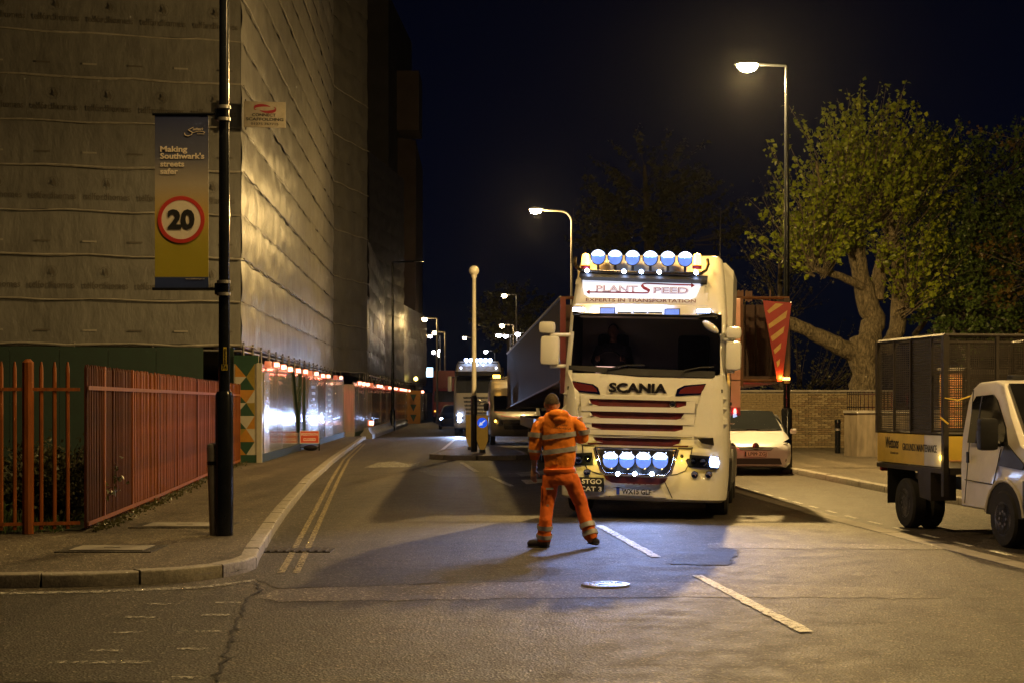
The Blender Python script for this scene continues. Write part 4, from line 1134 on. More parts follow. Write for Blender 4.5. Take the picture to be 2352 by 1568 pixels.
# bush behind the open railing
rg = random.Random(21)
bu = thing('bush', 'rounded dark bush growing behind the open red bars', 'bush', (-6.0, 20.6, KH))
st = MB(); lf = MB()
for k in range(150):
    a = rg.uniform(0, 2 * math.pi); r_ = math.sqrt(rg.random()); hh = 1.05 * math.sqrt(max(.05, 1 - (r_ * .9) ** 2)) * rg.uniform(.75, 1.05)
    tip = Vector((.95 * r_ * math.cos(a), .8 * r_ * math.sin(a), hh))
    st.path([Vector((tip.x * .3, tip.y * .3, 0)), tip * .6 + Vector((0, 0, .05)), tip], [.012, .008, .004], 3, caps=False)
    for j in range(26):
        f = rg.uniform(.45, 1.05); leaf(lf, tip * f + Vector((rg.gauss(0, .06), rg.gauss(0, .06), rg.gauss(0, .06))), .075 * rg.uniform(.6, 1.3), rg)
st.build('stems', M['bark_dark'], bu, ang=0); lf.build('foliage', M['leaf_dim'], bu, ang=0)
lawn = struct(sheet('lawn', [(-5.3, 19.2), (-6.9, 39.5), (-16, 38.5), (-16, 15.8), (-9.6, 17.8)], KH + .006, mat('lawn soil', (0.03, 0.035, 0.014), .9, var=.4, scale=6)))
gm = MB()
for k in range(5200):
    y = 18.2 + 6.5 * rg.random() ** 1.6; x = -5.45 - .08 * (y - 19) - rg.random() * 3.6
    if y < 18.9 + (x + 5.2) * .3: continue
    h_ = rg.uniform(.06, .2); a = rg.uniform(0, 6.28); b_ = Vector((math.cos(a), math.sin(a), 0)); q = Vector((x, y, KH + .005)); l_ = Vector((rg.gauss(0, .05), rg.gauss(0, .05), 0))
    gm.add([q - b_ * .007, q + b_ * .007, q + l_ + Vector((0, 0, h_))], [(0, 1, 2)])
go = gm.build('grass', M['leaf_green'], None, ang=0); go['kind'] = 'stuff'; go['label'] = 'short green grass behind the red railing'; go['category'] = 'grass'
wm = MB()
for k in range(900):
    i = rg.randrange(len(fp) - 1); f = rg.random(); q = fp[i].lerp(fp[i + 1], f); q = Vector((q.x + .05 + abs(rg.gauss(0, .09)), q.y, KH))
    leaf(wm, q + Vector((0, 0, rg.uniform(0, .07))), rg.uniform(.03, .07), rg)
wo_ = wm.build('weeds', M['leaf_dim'], None, ang=0); wo_['kind'] = 'stuff'; wo_['label'] = 'low weeds and leaf litter along the foot of the red railing'; wo_['category'] = 'weeds'
# ================================================================ LORRIES
class Frame:
    """local frame of a vehicle (x to its side, y back from the nose, z up) and the way from photo pixels to it"""
    def __init__(s, u0, Y0, yaw, roll=0.0):
        s.Y0 = Y0; s.X0 = (u0 - CX) * Y0 / F; s.yaw = R(yaw); s.roll = R(roll)
    def loc(s, u, v, y=0.0):
        c, sn = math.cos(s.yaw), math.sin(s.yaw); k = (u - CX) / F
        x = (k * (s.Y0 + y * c) - s.X0 + y * sn) / (c - k * sn)
        Y = s.Y0 + x * sn + y * c
        b = EYE - (v - HOR) * Y / F
        cr, sr = math.cos(s.roll), math.sin(s.roll)
        return x * cr - b * sr, x * sr + b * cr
    def place(s, t):
        t.location = (s.X0, s.Y0, 0); t.rotation_mode = 'XYZ'; t.rotation_euler = (0, s.roll, s.yaw)
class Cab:
    """lofted cab shell: rings of (z, half width, front y, corner radius, back y)"""
    def __init__(s, rings, crown=.06): s.r = rings; s.crown = crown
    def at(s, z):
        r = s.r
        if z <= r[0][0]: return r[0]
        for a, b in zip(r, r[1:]):
            if z <= b[0]:
                f = (z - a[0]) / (b[0] - a[0] + 1e-9); return tuple(p + (q - p) * f for p, q in zip(a, b))
        return r[-1]
    def fy(s, x, z):
        _, w, yf, rad, yb = s.at(z)
        y = yf + s.crown * min(1, (x / w) ** 2); e = abs(x) - (w - rad)
        if e > 0: e = min(e, rad * .999); y += rad - math.sqrt(rad * rad - e * e)
        return y
    def ring(s, q):
        z, w, yf, rad, yb = q
        xs = [-w + rad * (1 - math.cos(a)) for a in [k * math.pi / 12 for k in range(7)]]
        xs += [-w + rad + (2 * w - 2 * rad) * k / 10 for k in range(1, 10)] + [-x for x in xs[::-1]]
        return [Vector((-w * .985, yb, z))] + [Vector((x, s.fy(x, z), z)) for x in xs] + [Vector((w * .985, yb, z))]
    def shell(s, m, parent, name='body', hole=None):
        zs = s.r; rings = [s.ring(q) for q in zs]; n = len(rings[0]); fr = MB(); gl = MB()
        for k in range(len(rings) - 1):
            for i in range(n - 1):
                quad = [rings[k][i], rings[k][i + 1], rings[k + 1][i + 1], rings[k + 1][i]]
                inh = hole and hole[0] - 1e-6 <= zs[k][0] and zs[k + 1][0] <= hole[1] + 1e-6 and abs(quad[0].x + quad[1].x) / 2 < hole[2]
                (gl if inh else fr).add(quad, [(0, 1, 2, 3)])
            fr.add([rings[k][0], rings[k][-1], rings[k + 1][-1], rings[k + 1][0]], [(0, 1, 2, 3)])
        fr.poly(rings[-1]); fr.poly(rings[0])
        for mb in (fr, gl): mb.weld = True
        o = fr.build(name, m, parent, ang=0); weld(o, 38)
        g = None
        if gl.v:
            g = gl.build('windscreen', M['glass'], parent, ang=0); weld(g, 60)
        return o, g
def weld(o, ang):
    bm = bmesh.new(); bm.from_mesh(o.data)
    bmesh.ops.remove_doubles(bm, verts=list(bm.verts), dist=1e-4)
    bmesh.ops.recalc_face_normals(bm, faces=list(bm.faces))
    bm.to_mesh(o.data); bm.free(); sharp_edges(o.data, ang)
def dense(pts, step=.07):
    out = []
    for a, b in zip(pts, pts[1:] + pts[:1]):
        n = max(1, int(math.hypot(b[0] - a[0], b[1] - a[1]) / step))
        for k in range(n): out.append((a[0] + (b[0] - a[0]) * k / n, a[1] + (b[1] - a[1]) * k / n))
    return out
def fpatch(fr, cab, name, uv, m, parent, off=.01, th=.03, local=False):
    """panel following the cab front: outline in photo pixels (or local x,z), off = how proud"""
    pts = []
    for u, v in uv:
        if local: pts.append((u, v)); continue
        y = .1
        for _ in range(4):
            x, z = fr.loc(u, v, y); y = cab.fy(x, z) - off
        pts.append((x, z))
    pts = dense([(max(-cab.at(z)[1] + .06, min(cab.at(z)[1] - .06, x)), z) for x, z in pts])
    bm = bmesh.new()
    bm.faces.new([bm.verts.new((x, 0, z)) for x, z in pts])
    bmesh.ops.triangulate(bm, faces=list(bm.faces))
    for _ in range(4):
        le = [e for e in bm.edges if e.calc_length() > .16]
        if not le: break
        bmesh.ops.subdivide_edges(bm, edges=le, cuts=1)
        bmesh.ops.triangulate(bm, faces=[f for f in bm.faces if len(f.verts) > 3])
    for v in bm.verts: v.co.y = cab.fy(v.co.x, v.co.z) - off
    bmesh.ops.recalc_face_normals(bm, faces=list(bm.faces))
    if sum(f.normal.y * f.calc_area() for f in bm.faces) > 0: bmesh.ops.reverse_faces(bm, faces=list(bm.faces))
    me = bpy.data.meshes.new(name); bm.to_mesh(me); bm.free()
    for p_ in me.polygons: p_.use_smooth = True
    me.materials.append(m)
    o = link_mesh(name, me, parent); solid(o, th, -1.0)
    es = o.modifiers.new('edges', 'EDGE_SPLIT'); es.split_angle = R(40)
    return o
def on(fr, cab, u, v, off=0.0):
    y = .1
    for _ in range(4):
        x, z = fr.loc(u, v, y); y = cab.fy(x, z) - off
    return Vector((x, y, z))
def wheel(parent, x, y, r, w, hub='steel', side=-1):
    t = MB().lathe([(r * .58, -w / 2), (r * .93, -w / 2), (r, -w * .36), (r, w * .36), (r * .93, w / 2), (r * .58, w / 2)], (x, y, r), 28, 'X').build('wheel', M['rubber'], parent)
    s = side
    MB().lathe([(r * .6, s * w * .5), (r * .57, s * w * .3), (r * .5, s * w * .18), (r * .34, s * w * .2), (r * .3, s * w * .36), (r * .12, s * w * .4), (.002, s * w * .4)], (x, y, r), 24, 'X').build('rim', M[hub], t)
    for k in range(8):
        a = k * math.pi / 4
        MB().lathe([(.018, 0), (.018, s * .03)], (x + s * w * .36, y + r * .3 * math.cos(a) * .85, r + r * .3 * math.sin(a) * .85), 6, 'X').build('wheel_nut', M['steel'], t)
    return t
def round_lamp(parent, c, r, tilt=0.0, strip=True, depth=.12):
    """driving lamp: dark bowl, chrome ring, blue lens and a bright led strip along its top"""
    c = Vector(c)
    b = MB().lathe([(.02, depth), (r * .7, depth * .8), (r * 1.02, .02), (r * 1.04, -.012), (r * .96, -.016)], c, 28, 'Y', caps=False).build('driving_lamp', M['black_plastic'], parent)
    MB().lathe([(r * .93, -.012), (r * 1.05, -.02), (r * 1.05, -.005)], c, 32, 'Y', caps=False).build('bezel', M['dark_chrome'], b)
    MB().lathe([(r * .96, 0), (r * .7, -.016), (r * .35, -.026), (.002, -.03)], c, 28, 'Y').build('lens', M['blue_lens'], b)
    if strip:
        pts = []
        for k in range(13):
            a = R(30) + R(120) * k / 12; pts.append((r * .93 * math.cos(a), r * .93 * math.sin(a)))
        for k in range(7):
            f = 1 - 2 * (k + .5) / 7; pts.append((-r * .78 * f, r * .30 - r * .05 * (1 - f * f)))
        mb = MB().prism([(c.x + x, c.y - .034, c.z + z) for x, z in pts], (0, .012, 0)).build('led_strip', M['led'], b)
    return b

# ---------------------------------------------------------------- the cream lorry facing the camera
fs_ = Frame(1472, 22.6, -9.5, 1.3)
tr = thing('lorry_cab', 'cream lorry tractor with blazing blue white roof and bumper lamps facing us', 'lorry')
fs_.place(tr)
cab = Cab([(.27, 1.14, .07, .2, 2.2), (.31, 1.20, .015, .26, 2.2), (.62, 1.215, .0, .28, 2.2), (1.0, 1.215, .0, .28, 2.2), (1.2, 1.21, .0, .26, 2.2), (1.6, 1.205, .01, .26, 2.2), (1.95, 1.195, .03, .25, 2.2),
           (2.07, 1.185, .05, .2, 2.2), (2.1, 1.18, .06, .13, 2.2), (2.4, 1.165, .12, .12, 2.2), (2.7, 1.15, .19, .12, 2.2), (2.98, 1.14, .25, .12, 2.2), (3.05, 1.135, .27, .12, 2.2), (3.2, 1.12, .36, .14, 2.2), (3.45, 1.10, .46, .14, 2.2), (3.68, 1.075, .57, .15, 2.2), (3.82, 1.05, .66, .15, 2.2), (3.87, 1.0, .74, .12, 2.2)])
cab.shell(M['cream'], tr, 'cab_body', (2.1, 2.98, 1.09))
def fp(name, uv, m, off=.01, th=.03): return fpatch(fs_, cab, name, uv, M[m] if isinstance(m, str) else m, tr, off, th)
# roof deflector behind the cab
MB().rings([[(sx * w, y, z) for sx, z in ((-1, 2.2), (1, 2.2), (1, zt), (.9, zt + .12), (-.9, zt + .12), (-1, zt))] for y, w, zt in ((2.16, 1.19, 3.55), (1.6, 1.2, 3.72), (2.9, 1.22, 3.68))[1:]]).build('air_deflector', M['cream'], tr)
# dark interior with dashboard, seats and wheel
MB().box(0, 2.0, 2.5, 2.2, .1, 1.4).box(0, 1.1, 1.88, 2.25, 2.0, .05).box(-1.11, 1.2, 2.4, .02, 1.6, 1.2).box(1.11, 1.2, 2.4, .02, 1.6, 1.2).build('cabin_lining', mat('dark cabin trim', (0.02, 0.019, 0.02), .8, var=.2), tr)
MB().bbox(0, .62, 2.0, 2.1, .5, .22, .06).build('dashboard', M['black_plastic'], tr)
for x in (-.62, .62):
    MB().bbox(x, 1.62, 2.35, .48, .16, .75, .06).bbox(x, 1.35, 2.02, .48, .5, .14, .05).build('seat', mat('dark seat cloth', (0.035, 0.033, 0.035), .9, var=.3), tr)
MB().box(-.62, .80, 2.16, .34, .02, .12, rx=R(-25)).build('added_dash_glow', emit('added dash fill glow', (1.0, .55, .45), 1.6), tr)  # glowing panel added to light up the driver
sw_ = MB().path([(-.62 + .22 * math.cos(a), .98 + .1 * math.sin(a), 2.25 + .2 * math.sin(a)) for a in [k * math.pi / 12 for k in range(25)]], .016, 6).build('steering_wheel', M['black_plastic'], tr)
# windscreen surround, visor, wipers
fp('windscreen_seal', [(1297, 716), (1330, 716), (1360, 724), (1610, 728), (1632, 720), (1649, 722), (1646, 733), (1300, 727)], 'black_plastic', .03, .05)
fp('wiper_panel', [(1297, 848), (1300, 838), (1470, 846), (1642, 852), (1642, 866), (1470, 862)], 'black_plastic', .02, .05)
for pts in ([(1388, 857), (1395, 846), (1440, 838), (1480, 838)], [(1566, 860), (1572, 850), (1610, 843), (1640, 842)]):
    MB().path([on(fs_, cab, u, v, .05) for u, v in pts], .012, 6).build('wiper', M['black_plastic'], tr)
vis_ = [(1296, 700), (1330, 697), (1470, 700), (1620, 703), (1648, 708), (1649, 721), (1632, 718), (1600, 724), (1330, 719), (1310, 714), (1296, 714)]
fp('sun_visor', vis_, 'cream', .16, .16)
fp('visor_shade', [(1297, 713), (1330, 719), (1600, 724), (1648, 721), (1646, 729), (1297, 724)], 'black_plastic', .13, .05)
def led_bar(u0, u1, v0, v1, m, n=5, off=.17):
    h_ = fp('marker_lamp', [(u0 - 1, v0 - 1), (u1 + 1, v0 - 1), (u1 + 1, v1 + 1), (u0 - 1, v1 + 1)], 'black_plastic', off, .03)
    for k in range(n):
        a = u0 + (u1 - u0) * (k + .5) / n; w = (u1 - u0) / n * .45
        q = fp('led', [(a - w, v0 + 1), (a + w, v0 + 1), (a + w, v1 - 1), (a - w, v1 - 1)], m, off + .012, .012); q.parent = h_
led_bar(1312, 1341, 706, 715, 'led', 5); led_bar(1601, 1632, 710, 719, 'led', 5)
for u0, u1 in ((1421, 1449), (1456, 1484), (1490, 1519)): led_bar(u0, u1, 708, 717, 'led_soft', 5)
for u0, u1, dv in ((1379, 1411, 0), (1528, 1560, 3)):
    fp('work_lamp', [(u0, 708 + dv), (u1, 708 + dv), (u1, 720 + dv), (u0, 720 + dv)], 'blue_lens', .185, .04)
    fp('work_lamp_case', [(u0 - 2, 706 + dv), (u1 + 2, 706 + dv), (u1 + 2, 722 + dv), (u0 - 2, 722 + dv)], 'black_plastic', .18, .05)
# roof light box with its lettering
fp('light_box', [(1322, 634), (1470, 636), (1624, 641), (1626, 702), (1470, 698), (1321, 696)], 'cream', .03, .05)
M['sign_glow'] = emit('backlit sign face', (0.80, 0.84, 1.0), .95)
fp('lit_panel', [(1338, 640), (1470, 641), (1608, 645), (1605, 668), (1598, 683), (1586, 688), (1470, 686), (1352, 683), (1342, 676), (1338, 660)], 'sign_glow', .042, .02)
def fs_text(s, u, v, h, w, m, bold=0.0, off=.06, shear=0.0):
    p = on(fs_, cab, u, v, off); k = fs_.Y0 / F
    a = math.atan2(cab.fy(p.x, p.z + .1) - cab.fy(p.x, p.z - .1), .2)
    return text(s, m, tr, p, (R(90) - a, 0, 0), h=h * k, w=w * k, bold=bold, shear=shear)
M['sign_lilac'] = emit('lilac backlit lettering', (0.42, 0.34, 0.62), .5, False)
fs_text('PLANT', 1416, 670, 15, 99, M['red_letter'], .03, .060)
fs_text('PLANT', 1416, 670, 15, 99, M['sign_lilac'], -.004, .068)
fs_text('PEED', 1541, 674, 15, 83, M['red_letter'], .03, .060)
fs_text('PEED', 1541, 674, 15, 83, M['sign_lilac'], -.004, .068)
def ribbon(uv, w, off=.062, name='arrow'):
    pts = [on(fs_, cab, u, v, off) for u, v in uv]; mb = MB()
    for i, (a, b) in enumerate(zip(pts, pts[1:])):
        d = (b - a).normalized(); n = Vector((-d.z, 0, d.x)) * w
        mb.poly([a - n, b - n, b + n, a + n])
    return solid(mb.build(name, M['red_letter'], tr, ang=0), .003)
ribbon([(1590, 655), (1550, 654), (1485, 651), (1478, 652), (1474, 656), (1477, 661), (1486, 665), (1491, 669), (1488, 673), (1478, 673), (1350, 671)], .010)
ribbon([(1474, 655), (1478, 661), (1487, 665), (1492, 669)], .022, .063, 'letter_stroke')
for tip, dx in (((1596, 656), -1), ((1346, 671), 1)):
    p = on(fs_, cab, *tip, .064); MB().prism([p, p + Vector((dx * .055, 0, .036)), p + Vector((dx * .055, 0, -.036))], (0, .004, 0)).build('arrow_head', M['red_letter'], tr)
fs_text('EXPERTS IN TRANSPORTATION', 1471, 694, 9, 256, M['brown_letter'], .012, .055)
# roof bar: black tray, tube, six lamps, leds, amber beacons
fp('lamp_bar_tray', [(1323, 626), (1470, 629), (1626, 634), (1624, 644), (1470, 640), (1325, 636)], 'black_plastic', .16, .14)
bar = [(1322, 592), (1320, 602), (1324, 614), (1336, 622), (1400, 624), (1470, 626), (1560, 629), (1610, 629), (1622, 621), (1627, 608), (1625, 596)]
MB().path([on(fs_, cab, u, v, .20) for u, v in bar], .024, 10).build('lamp_bar', M['dark_chrome'], tr)
for u in (1374, 1413, 1453, 1494, 1534, 1574):
    p = on(fs_, cab, u, 592 + (u - 1374) * .022, .26); round_lamp(tr, p, .108)
    MB().tube(p + Vector((0, .03, -.11)), p + Vector((0, .03, -.2)), .02, n=6).build('lamp_stem', M['black_plastic'], tr)
for u in (1348, 1433, 1473, 1514, 1599):
    p = on(fs_, cab, u, 622 + (u - 1348) * .02, .24)
    MB().lathe([(.03, .02), (.03, -.01), (.002, -.02)], p, 12, 'Y').build('marker_lamp', M['led'], tr)
for u in (1345, 1601):
    p = on(fs_, cab, u, 610, .2)
    b_ = MB().lathe([(.06, 0), (.06, .07), (.05, .16), (.001, .18)], p, 14).build('amber_beacon', M['amber'], tr)
    MB().lathe([(.07, -.05), (.07, 0)], p, 14).build('beacon_base', M['red_letter'], b_)
    add_light('beacon_light', tr, p + Vector((0, -.02, .3)), 16, (1, .5, .1), .015)
# corner air deflectors, upper panel, chrome vents, name
fp('corner_panel', [(1285, 848), (1302, 856), (1318, 888), (1327, 950), (1331, 992), (1300, 992), (1285, 960)], 'cream', .035, .06)
fp('corner_panel', [(1662, 858), (1640, 866), (1612, 898), (1600, 940), (1592, 1000), (1625, 1004), (1640, 1022), (1662, 985)], 'cream', .035, .06)
for out_, in_ in (([(1311, 873), (1362, 881), (1374, 889), (1379, 905), (1322, 898)], [(1314, 876), (1360, 884), (1369, 891), (1372, 899), (1322, 895)]),
                  ([(1622, 880), (1572, 884), (1556, 892), (1551, 909), (1610, 905)], [(1619, 883), (1574, 888), (1563, 894), (1559, 903), (1609, 902)])):
    fp('vent_frame', out_, 'chrome', .014, .03); fp('air_vent', in_, 'maroon_plain', .02, .03)
fs_text('SCANIA', 1465, 900, 20, 134, M['dark_chrome'], .045, .02)
MB().path([on(fs_, cab, u, v, .006) for u, v in ((1384, 905), (1400, 909), (1530, 912), (1545, 908))], .006, 5).build('crease', M['cream'], tr)
# grille: maroon mesh recessed behind cream slats
fp('grille_mesh', [(1340, 910), (1590, 916), (1580, 1026), (1350, 1019)], 'maroon', .004, .02)
slots = [((1352.6, 914), (1576.6, 921), (1553, 936), (1375, 931)), ((1355, 942.6), (1572, 948), (1550, 964), (1378, 958)), ((1358, 970), (1568.6, 976), (1546, 991), (1381, 985)), ((1361.7, 1002), (1564, 1008), (1545, 1022), (1384, 1015))]
xl0, xr0 = 1334, 1597
for i, (a, b, c, d) in enumerate(slots):
    lm = (a[0] + .5, a[1] + (d[1] - a[1]) * .62); rm = (b[0] - .5, b[1] + (c[1] - b[1]) * .62)
    fp('grille_surround', [(xl0 + i, a[1]), a, lm, d, (xl0 + i, d[1])], 'cream', .04, .05)
    fp('grille_surround', [b, (xr0 - i, b[1]), (xr0 - i, c[1]), c, rm], 'cream', .04, .05)
    fp('grille_end', [a, (a[0] + 22, a[1] + .6), (d[0], d[1]), lm], 'maroon_plain', .012, .02)
    fp('grille_end', [b, (b[0] - 22, b[1] - .6), (c[0], c[1]), rm], 'maroon_plain', .012, .02)
    ya, yb_ = (a[1], b[1])
    pt, pb_ = (906, 911) if i == 0 else (slots[i - 1][3][1], slots[i - 1][2][1])
    fp('grille_slat', [(xl0 + i, pt), (xr0 - i, pb_), (xr0 - i, yb_ - .2), (xl0 + i, ya - .2)], 'cream', .055 if 0 < i < 3 else .04, .06)
p = on(fs_, cab, 1545, 927, .03)
MB().lathe([(.002, -.03), (.035, -.03), (.048, -.02), (.052, 0)], p, 20, 'Y').build('emblem', M['chrome'], tr)
MB().path([p + Vector((.02 * math.cos(a), -.034, .02 * math.sin(a))) for a in [k * .7 for k in range(8)]], .006, 5).build('emblem_figure', M['dark_chrome'], tr)
MB().path([on(fs_, cab, u, v, .056) for u, v in ((1340, 997), (1470, 1000), (1590, 1004))], .005, 4).build('panel_seam', M['dark_chrome'], tr)
# lower panel edge, bumper, lamp frame
for pts in ([(1338, 1022), (1340, 1060), (1350, 1078), (1372, 1086), (1400, 1088)], [(1590, 1026), (1584, 1060), (1574, 1080), (1555, 1088), (1530, 1091)], [(1336, 1022), (1365, 1023)], [(1558, 1029), (1588, 1030)]):
    MB().path([on(fs_, cab, u, v, .008) for u, v in pts], .007, 5).build('panel_seam', M['black'], tr)
fp('lower_grille', [(1386, 1090), (1534, 1096), (1528, 1106), (1510, 1112), (1470, 1112), (1405, 1107), (1392, 1100)], 'maroon', .012, .03)
fp('lamp_recess', [(1366, 1026), (1556, 1031), (1540, 1075), (1528, 1090), (1390, 1086), (1378, 1076)], 'black_plastic', .012, .03)
frm = [(1366, 1027), (1372, 1050), (1381, 1078), (1392, 1087), (1460, 1090), (1528, 1093), (1540, 1085), (1549, 1055), (1556, 1031)]
MB().path([on(fs_, cab, u, v, .13) for u, v in frm], .028, 12).build('lamp_frame', M['chrome'], tr)
MB().path([on(fs_, cab, u, v, .11) for u, v in ((1366, 1027), (1400, 1028), (1520, 1031), (1556, 1031))], .02, 10).build('lamp_frame', M['chrome'], tr)
for u in (1402.4, 1440, 1478, 1516.5): round_lamp(tr, on(fs_, cab, u, 1056 + (u - 1402) * .012, .12), .118)
for u in (1419, 1458, 1497): MB().lathe([(.03, .02), (.03, -.01), (.002, -.02)], on(fs_, cab, u, 1087, .16), 12, 'Y').build('marker_lamp', M['led'], tr)
for k in range(8): MB().ell(on(fs_, cab, 1390 + 20 * k, 1036 + k * .4, .05), (.007, .006, .007), 8, 5).build('pin_lamp', M['led_soft'], tr)
for u, du in ((1372, 0), (1549, 0)):
    fp('side_marker', [(u - 3, 1043), (u + 3, 1043), (u + 5, 1062), (u, 1063)], 'amber_dim', .11, .02)
    add_light('marker_light', tr, on(fs_, cab, u + (-16 if u < 1460 else 16), 1060, .22), 2.6, (1, .6, .06), .012)
# headlamps, fog lamps, bumper details (both sides, the other one hidden by the man)
for sgn in (1, -1):
    def mir(uv): return uv if sgn == 1 else [(2944 - u, v - .045 * (u - 1472)) for u, v in uv]
    fp('headlamp', mir([(1584, 1043), (1652, 1048), (1651, 1076), (1582, 1072)]), 'black_plastic', .02, .05)
    for u, v, r_ in ((1593, 1058, .042), (1615, 1060, .055)):
        q = on(fs_, cab, *mir([(u, v)])[0], .03); MB().lathe([(r_, .01), (r_ * 1.05, -.015), (r_ * .8, -.02), (.002, -.006)], q, 18, 'Y').build('reflector', M['chrome'], tr)
    q = fp('headlamp_beam', mir([(1632, 1047), (1650, 1049), (1649, 1073), (1632, 1071)]), 'led_head', .032, .02)
    fp('headlamp_cover', mir([(1584, 1043), (1652, 1048), (1651, 1076), (1582, 1072)]), 'clear_glass', .055, .006)
    for u in (1595.6, 1628):
        q = on(fs_, cab, *mir([(u, 1089)])[0], .012); MB().lathe([(.05, .01), (.052, -.01), (.044, -.014), (.002, -.004)], q, 18, 'Y').build('fog_lamp', M['chrome'], tr)
    fp('indicator', mir([(1603, 1006), (1638, 1004), (1640, 1022), (1612, 1017)]), 'dark_chrome', .05, .02)
    fp('bumper_seam', mir([(1528, 1106), (1545, 1143), (1543, 1143), (1526, 1106)]), 'black', .003, .01)
    MB().ell(on(fs_, cab, *mir([(1566, 1047)])[0], .02), (.025, .02, .025), 10, 6).build('tow_cover', M['black'], tr)
fp('bumper_recess', [(1402, 1113), (1412, 1108), (1510, 1112), (1520, 1118), (1532, 1142), (1390, 1137)], 'cream', .012, .02)
fp('number_plate', [(1415, 1117), (1500, 1120), (1500, 1138), (1415, 1135)], 'white', .03, .012)
fp('plate_band', [(1415.5, 1117.5), (1423, 1118), (1423, 1134.5), (1415.5, 1134.5)], mat('plate blue', (.02, .05, .3), .4), .033, .01)
fs_text('WX15 GLF', 1462, 1133.5, 11.5, 68, M['black'], .03, .036)
fp('category_board', [(1318, 1094), (1386, 1096.5), (1386, 1129), (1318, 1126)], 'black', .05, .012)
fs_text('STGO', 1359, 1109.5, 10.5, 46, M['white'], .02, .085)
fs_text('CAT 3', 1357, 1126.5, 10.5, 50, M['white'], .02, .085)
# side: door line, side window, handle, skirt, steps, wheels
for sgn in (-1, 1):
    MB().prism([(sgn * 1.168, .45, 2.2), (sgn * 1.168, 1.25, 2.2), (sgn * 1.15, 1.25, 2.85), (sgn * 1.15, .55, 2.85)], (sgn * .012, 0, 0)).build('side_window', M['glass'], tr)
    MB().box(sgn * 1.2, 1.35, 1.5, .012, .012, 1.6).build('door_seam', M['black'], tr)
    MB().bbox(sgn * 1.215, 1.2, 1.7, .03, .2, .05, .01).build('door_handle', M['black_plastic'], tr)
    MB().bbox(sgn * 1.1, 1.55, .62, .28, .55, .5, .05).build('step_box', M['black_plastic'], tr)
    wheel(tr, sgn * 1.04, 1.42, .5, .32, side=sgn)
    for y in (4.1, 5.45):
        wheel(tr, sgn * 1.05, y, .5, .3, side=sgn); wheel(tr, sgn * .72, y, .5, .3, side=sgn)
    MB().rings([[(sgn * (1.2 + .025 * math.sin(a)), 1.42 + .62 * math.cos(a), .5 + .62 * math.sin(a)), (sgn * .95, 1.42 + .62 * math.cos(a), .5 + .62 * math.sin(a)), (sgn * .95, 1.42 + .7 * math.cos(a), .5 + .7 * math.sin(a)), (sgn * 1.2, 1.42 + .7 * math.cos(a), .5 + .7 * math.sin(a))] for a in [k * math.pi / 10 for k in range(11)]]).build('wheel_arch', M['cream'], tr)
    MB().bbox(sgn * 1.02, 3.0, .72, .5, 1.3, .6, .12).build('fuel_tank', M['steel'], tr)
MB().box(-.4, 3.4, .95, .12, 5.2, .26).box(.4, 3.4, .95, .12, 5.2, .26).build('chassis_rail', M['black_plastic'], tr)
MB().lathe([(.1, 0), (.55, .02), (.55, .1), (.1, .12)], (0, 4.7, 1.1), 24).build('coupling_plate', M['black_plastic'], tr)
for sgn in (-1, 1):   # glowing strips put in for lamp reflections along the rear frame
    MB().box(sgn * 1.2, 4.6, 1.5, .02, 2.0, .06).build('reflection_strip', M['reflection_glow'], tr)
# mirrors
def mirror(uv_small, uv_main, sgn):
    for nm, (u0, v0, u1, v1) in (('mirror_upper', uv_small), ('mirror_main', uv_main)):
        a = fs_.loc(u0, v0, .15); b = fs_.loc(u1, v1, .15)
        MB().bbox((a[0] + b[0]) / 2, .17, (a[1] + b[1]) / 2, abs(b[0] - a[0]), .16, abs(a[1] - b[1]), .06).build(nm, M['cream'], tr)
    for v in (uv_small[3] + 3, uv_main[3] + 2):
        a = fs_.loc((uv_main[0] + uv_main[2]) / 2, v, .15)
        MB().path([(a[0], .17, a[1]), (sgn * 1.12, .3, a[1] + .01)], .028, 8).build('mirror_arm', M['cream'], tr)
mirror((1238, 738, 1275, 766), (1242, 771, 1284, 838), -1)
mirror((1668, 750, 1703, 778), (1667, 783, 1702, 850), 1)
p = on(fs_, cab, 1632, 751, .12)
MB().ell(p, (.14, .05, .055), 16, 9, Matrix.Rotation(R(35), 3, 'Y')).build('kerb_mirror', M['cream'], tr)
for sgn, u, v in ((-1, 1308, 590), (1, 1657, 590)):
    a = fs_.loc(u, v, 1.2); MB().path([(a[0] * .98, 1.2, a[1] - .1), (a[0] * .97, 1.25, a[1] + .75)], [.006, .003], 5).build('aerial', M['black'], tr)
# beams of the lit lamps
for u in (1433, 1473, 1514):
    add_light('roof_beam', tr, on(fs_, cab, u, 622 + (u - 1348) * .02, .275), 520, BEAM, .015, 'SPOT', 84, .9, (R(-40), 0, 0))
for u in (1419, 1497):
    add_light('bumper_beam', tr, on(fs_, cab, u, 1087, .195), 40, BEAM, .015, 'SPOT', 110, .8, (R(-60), 0, 0))

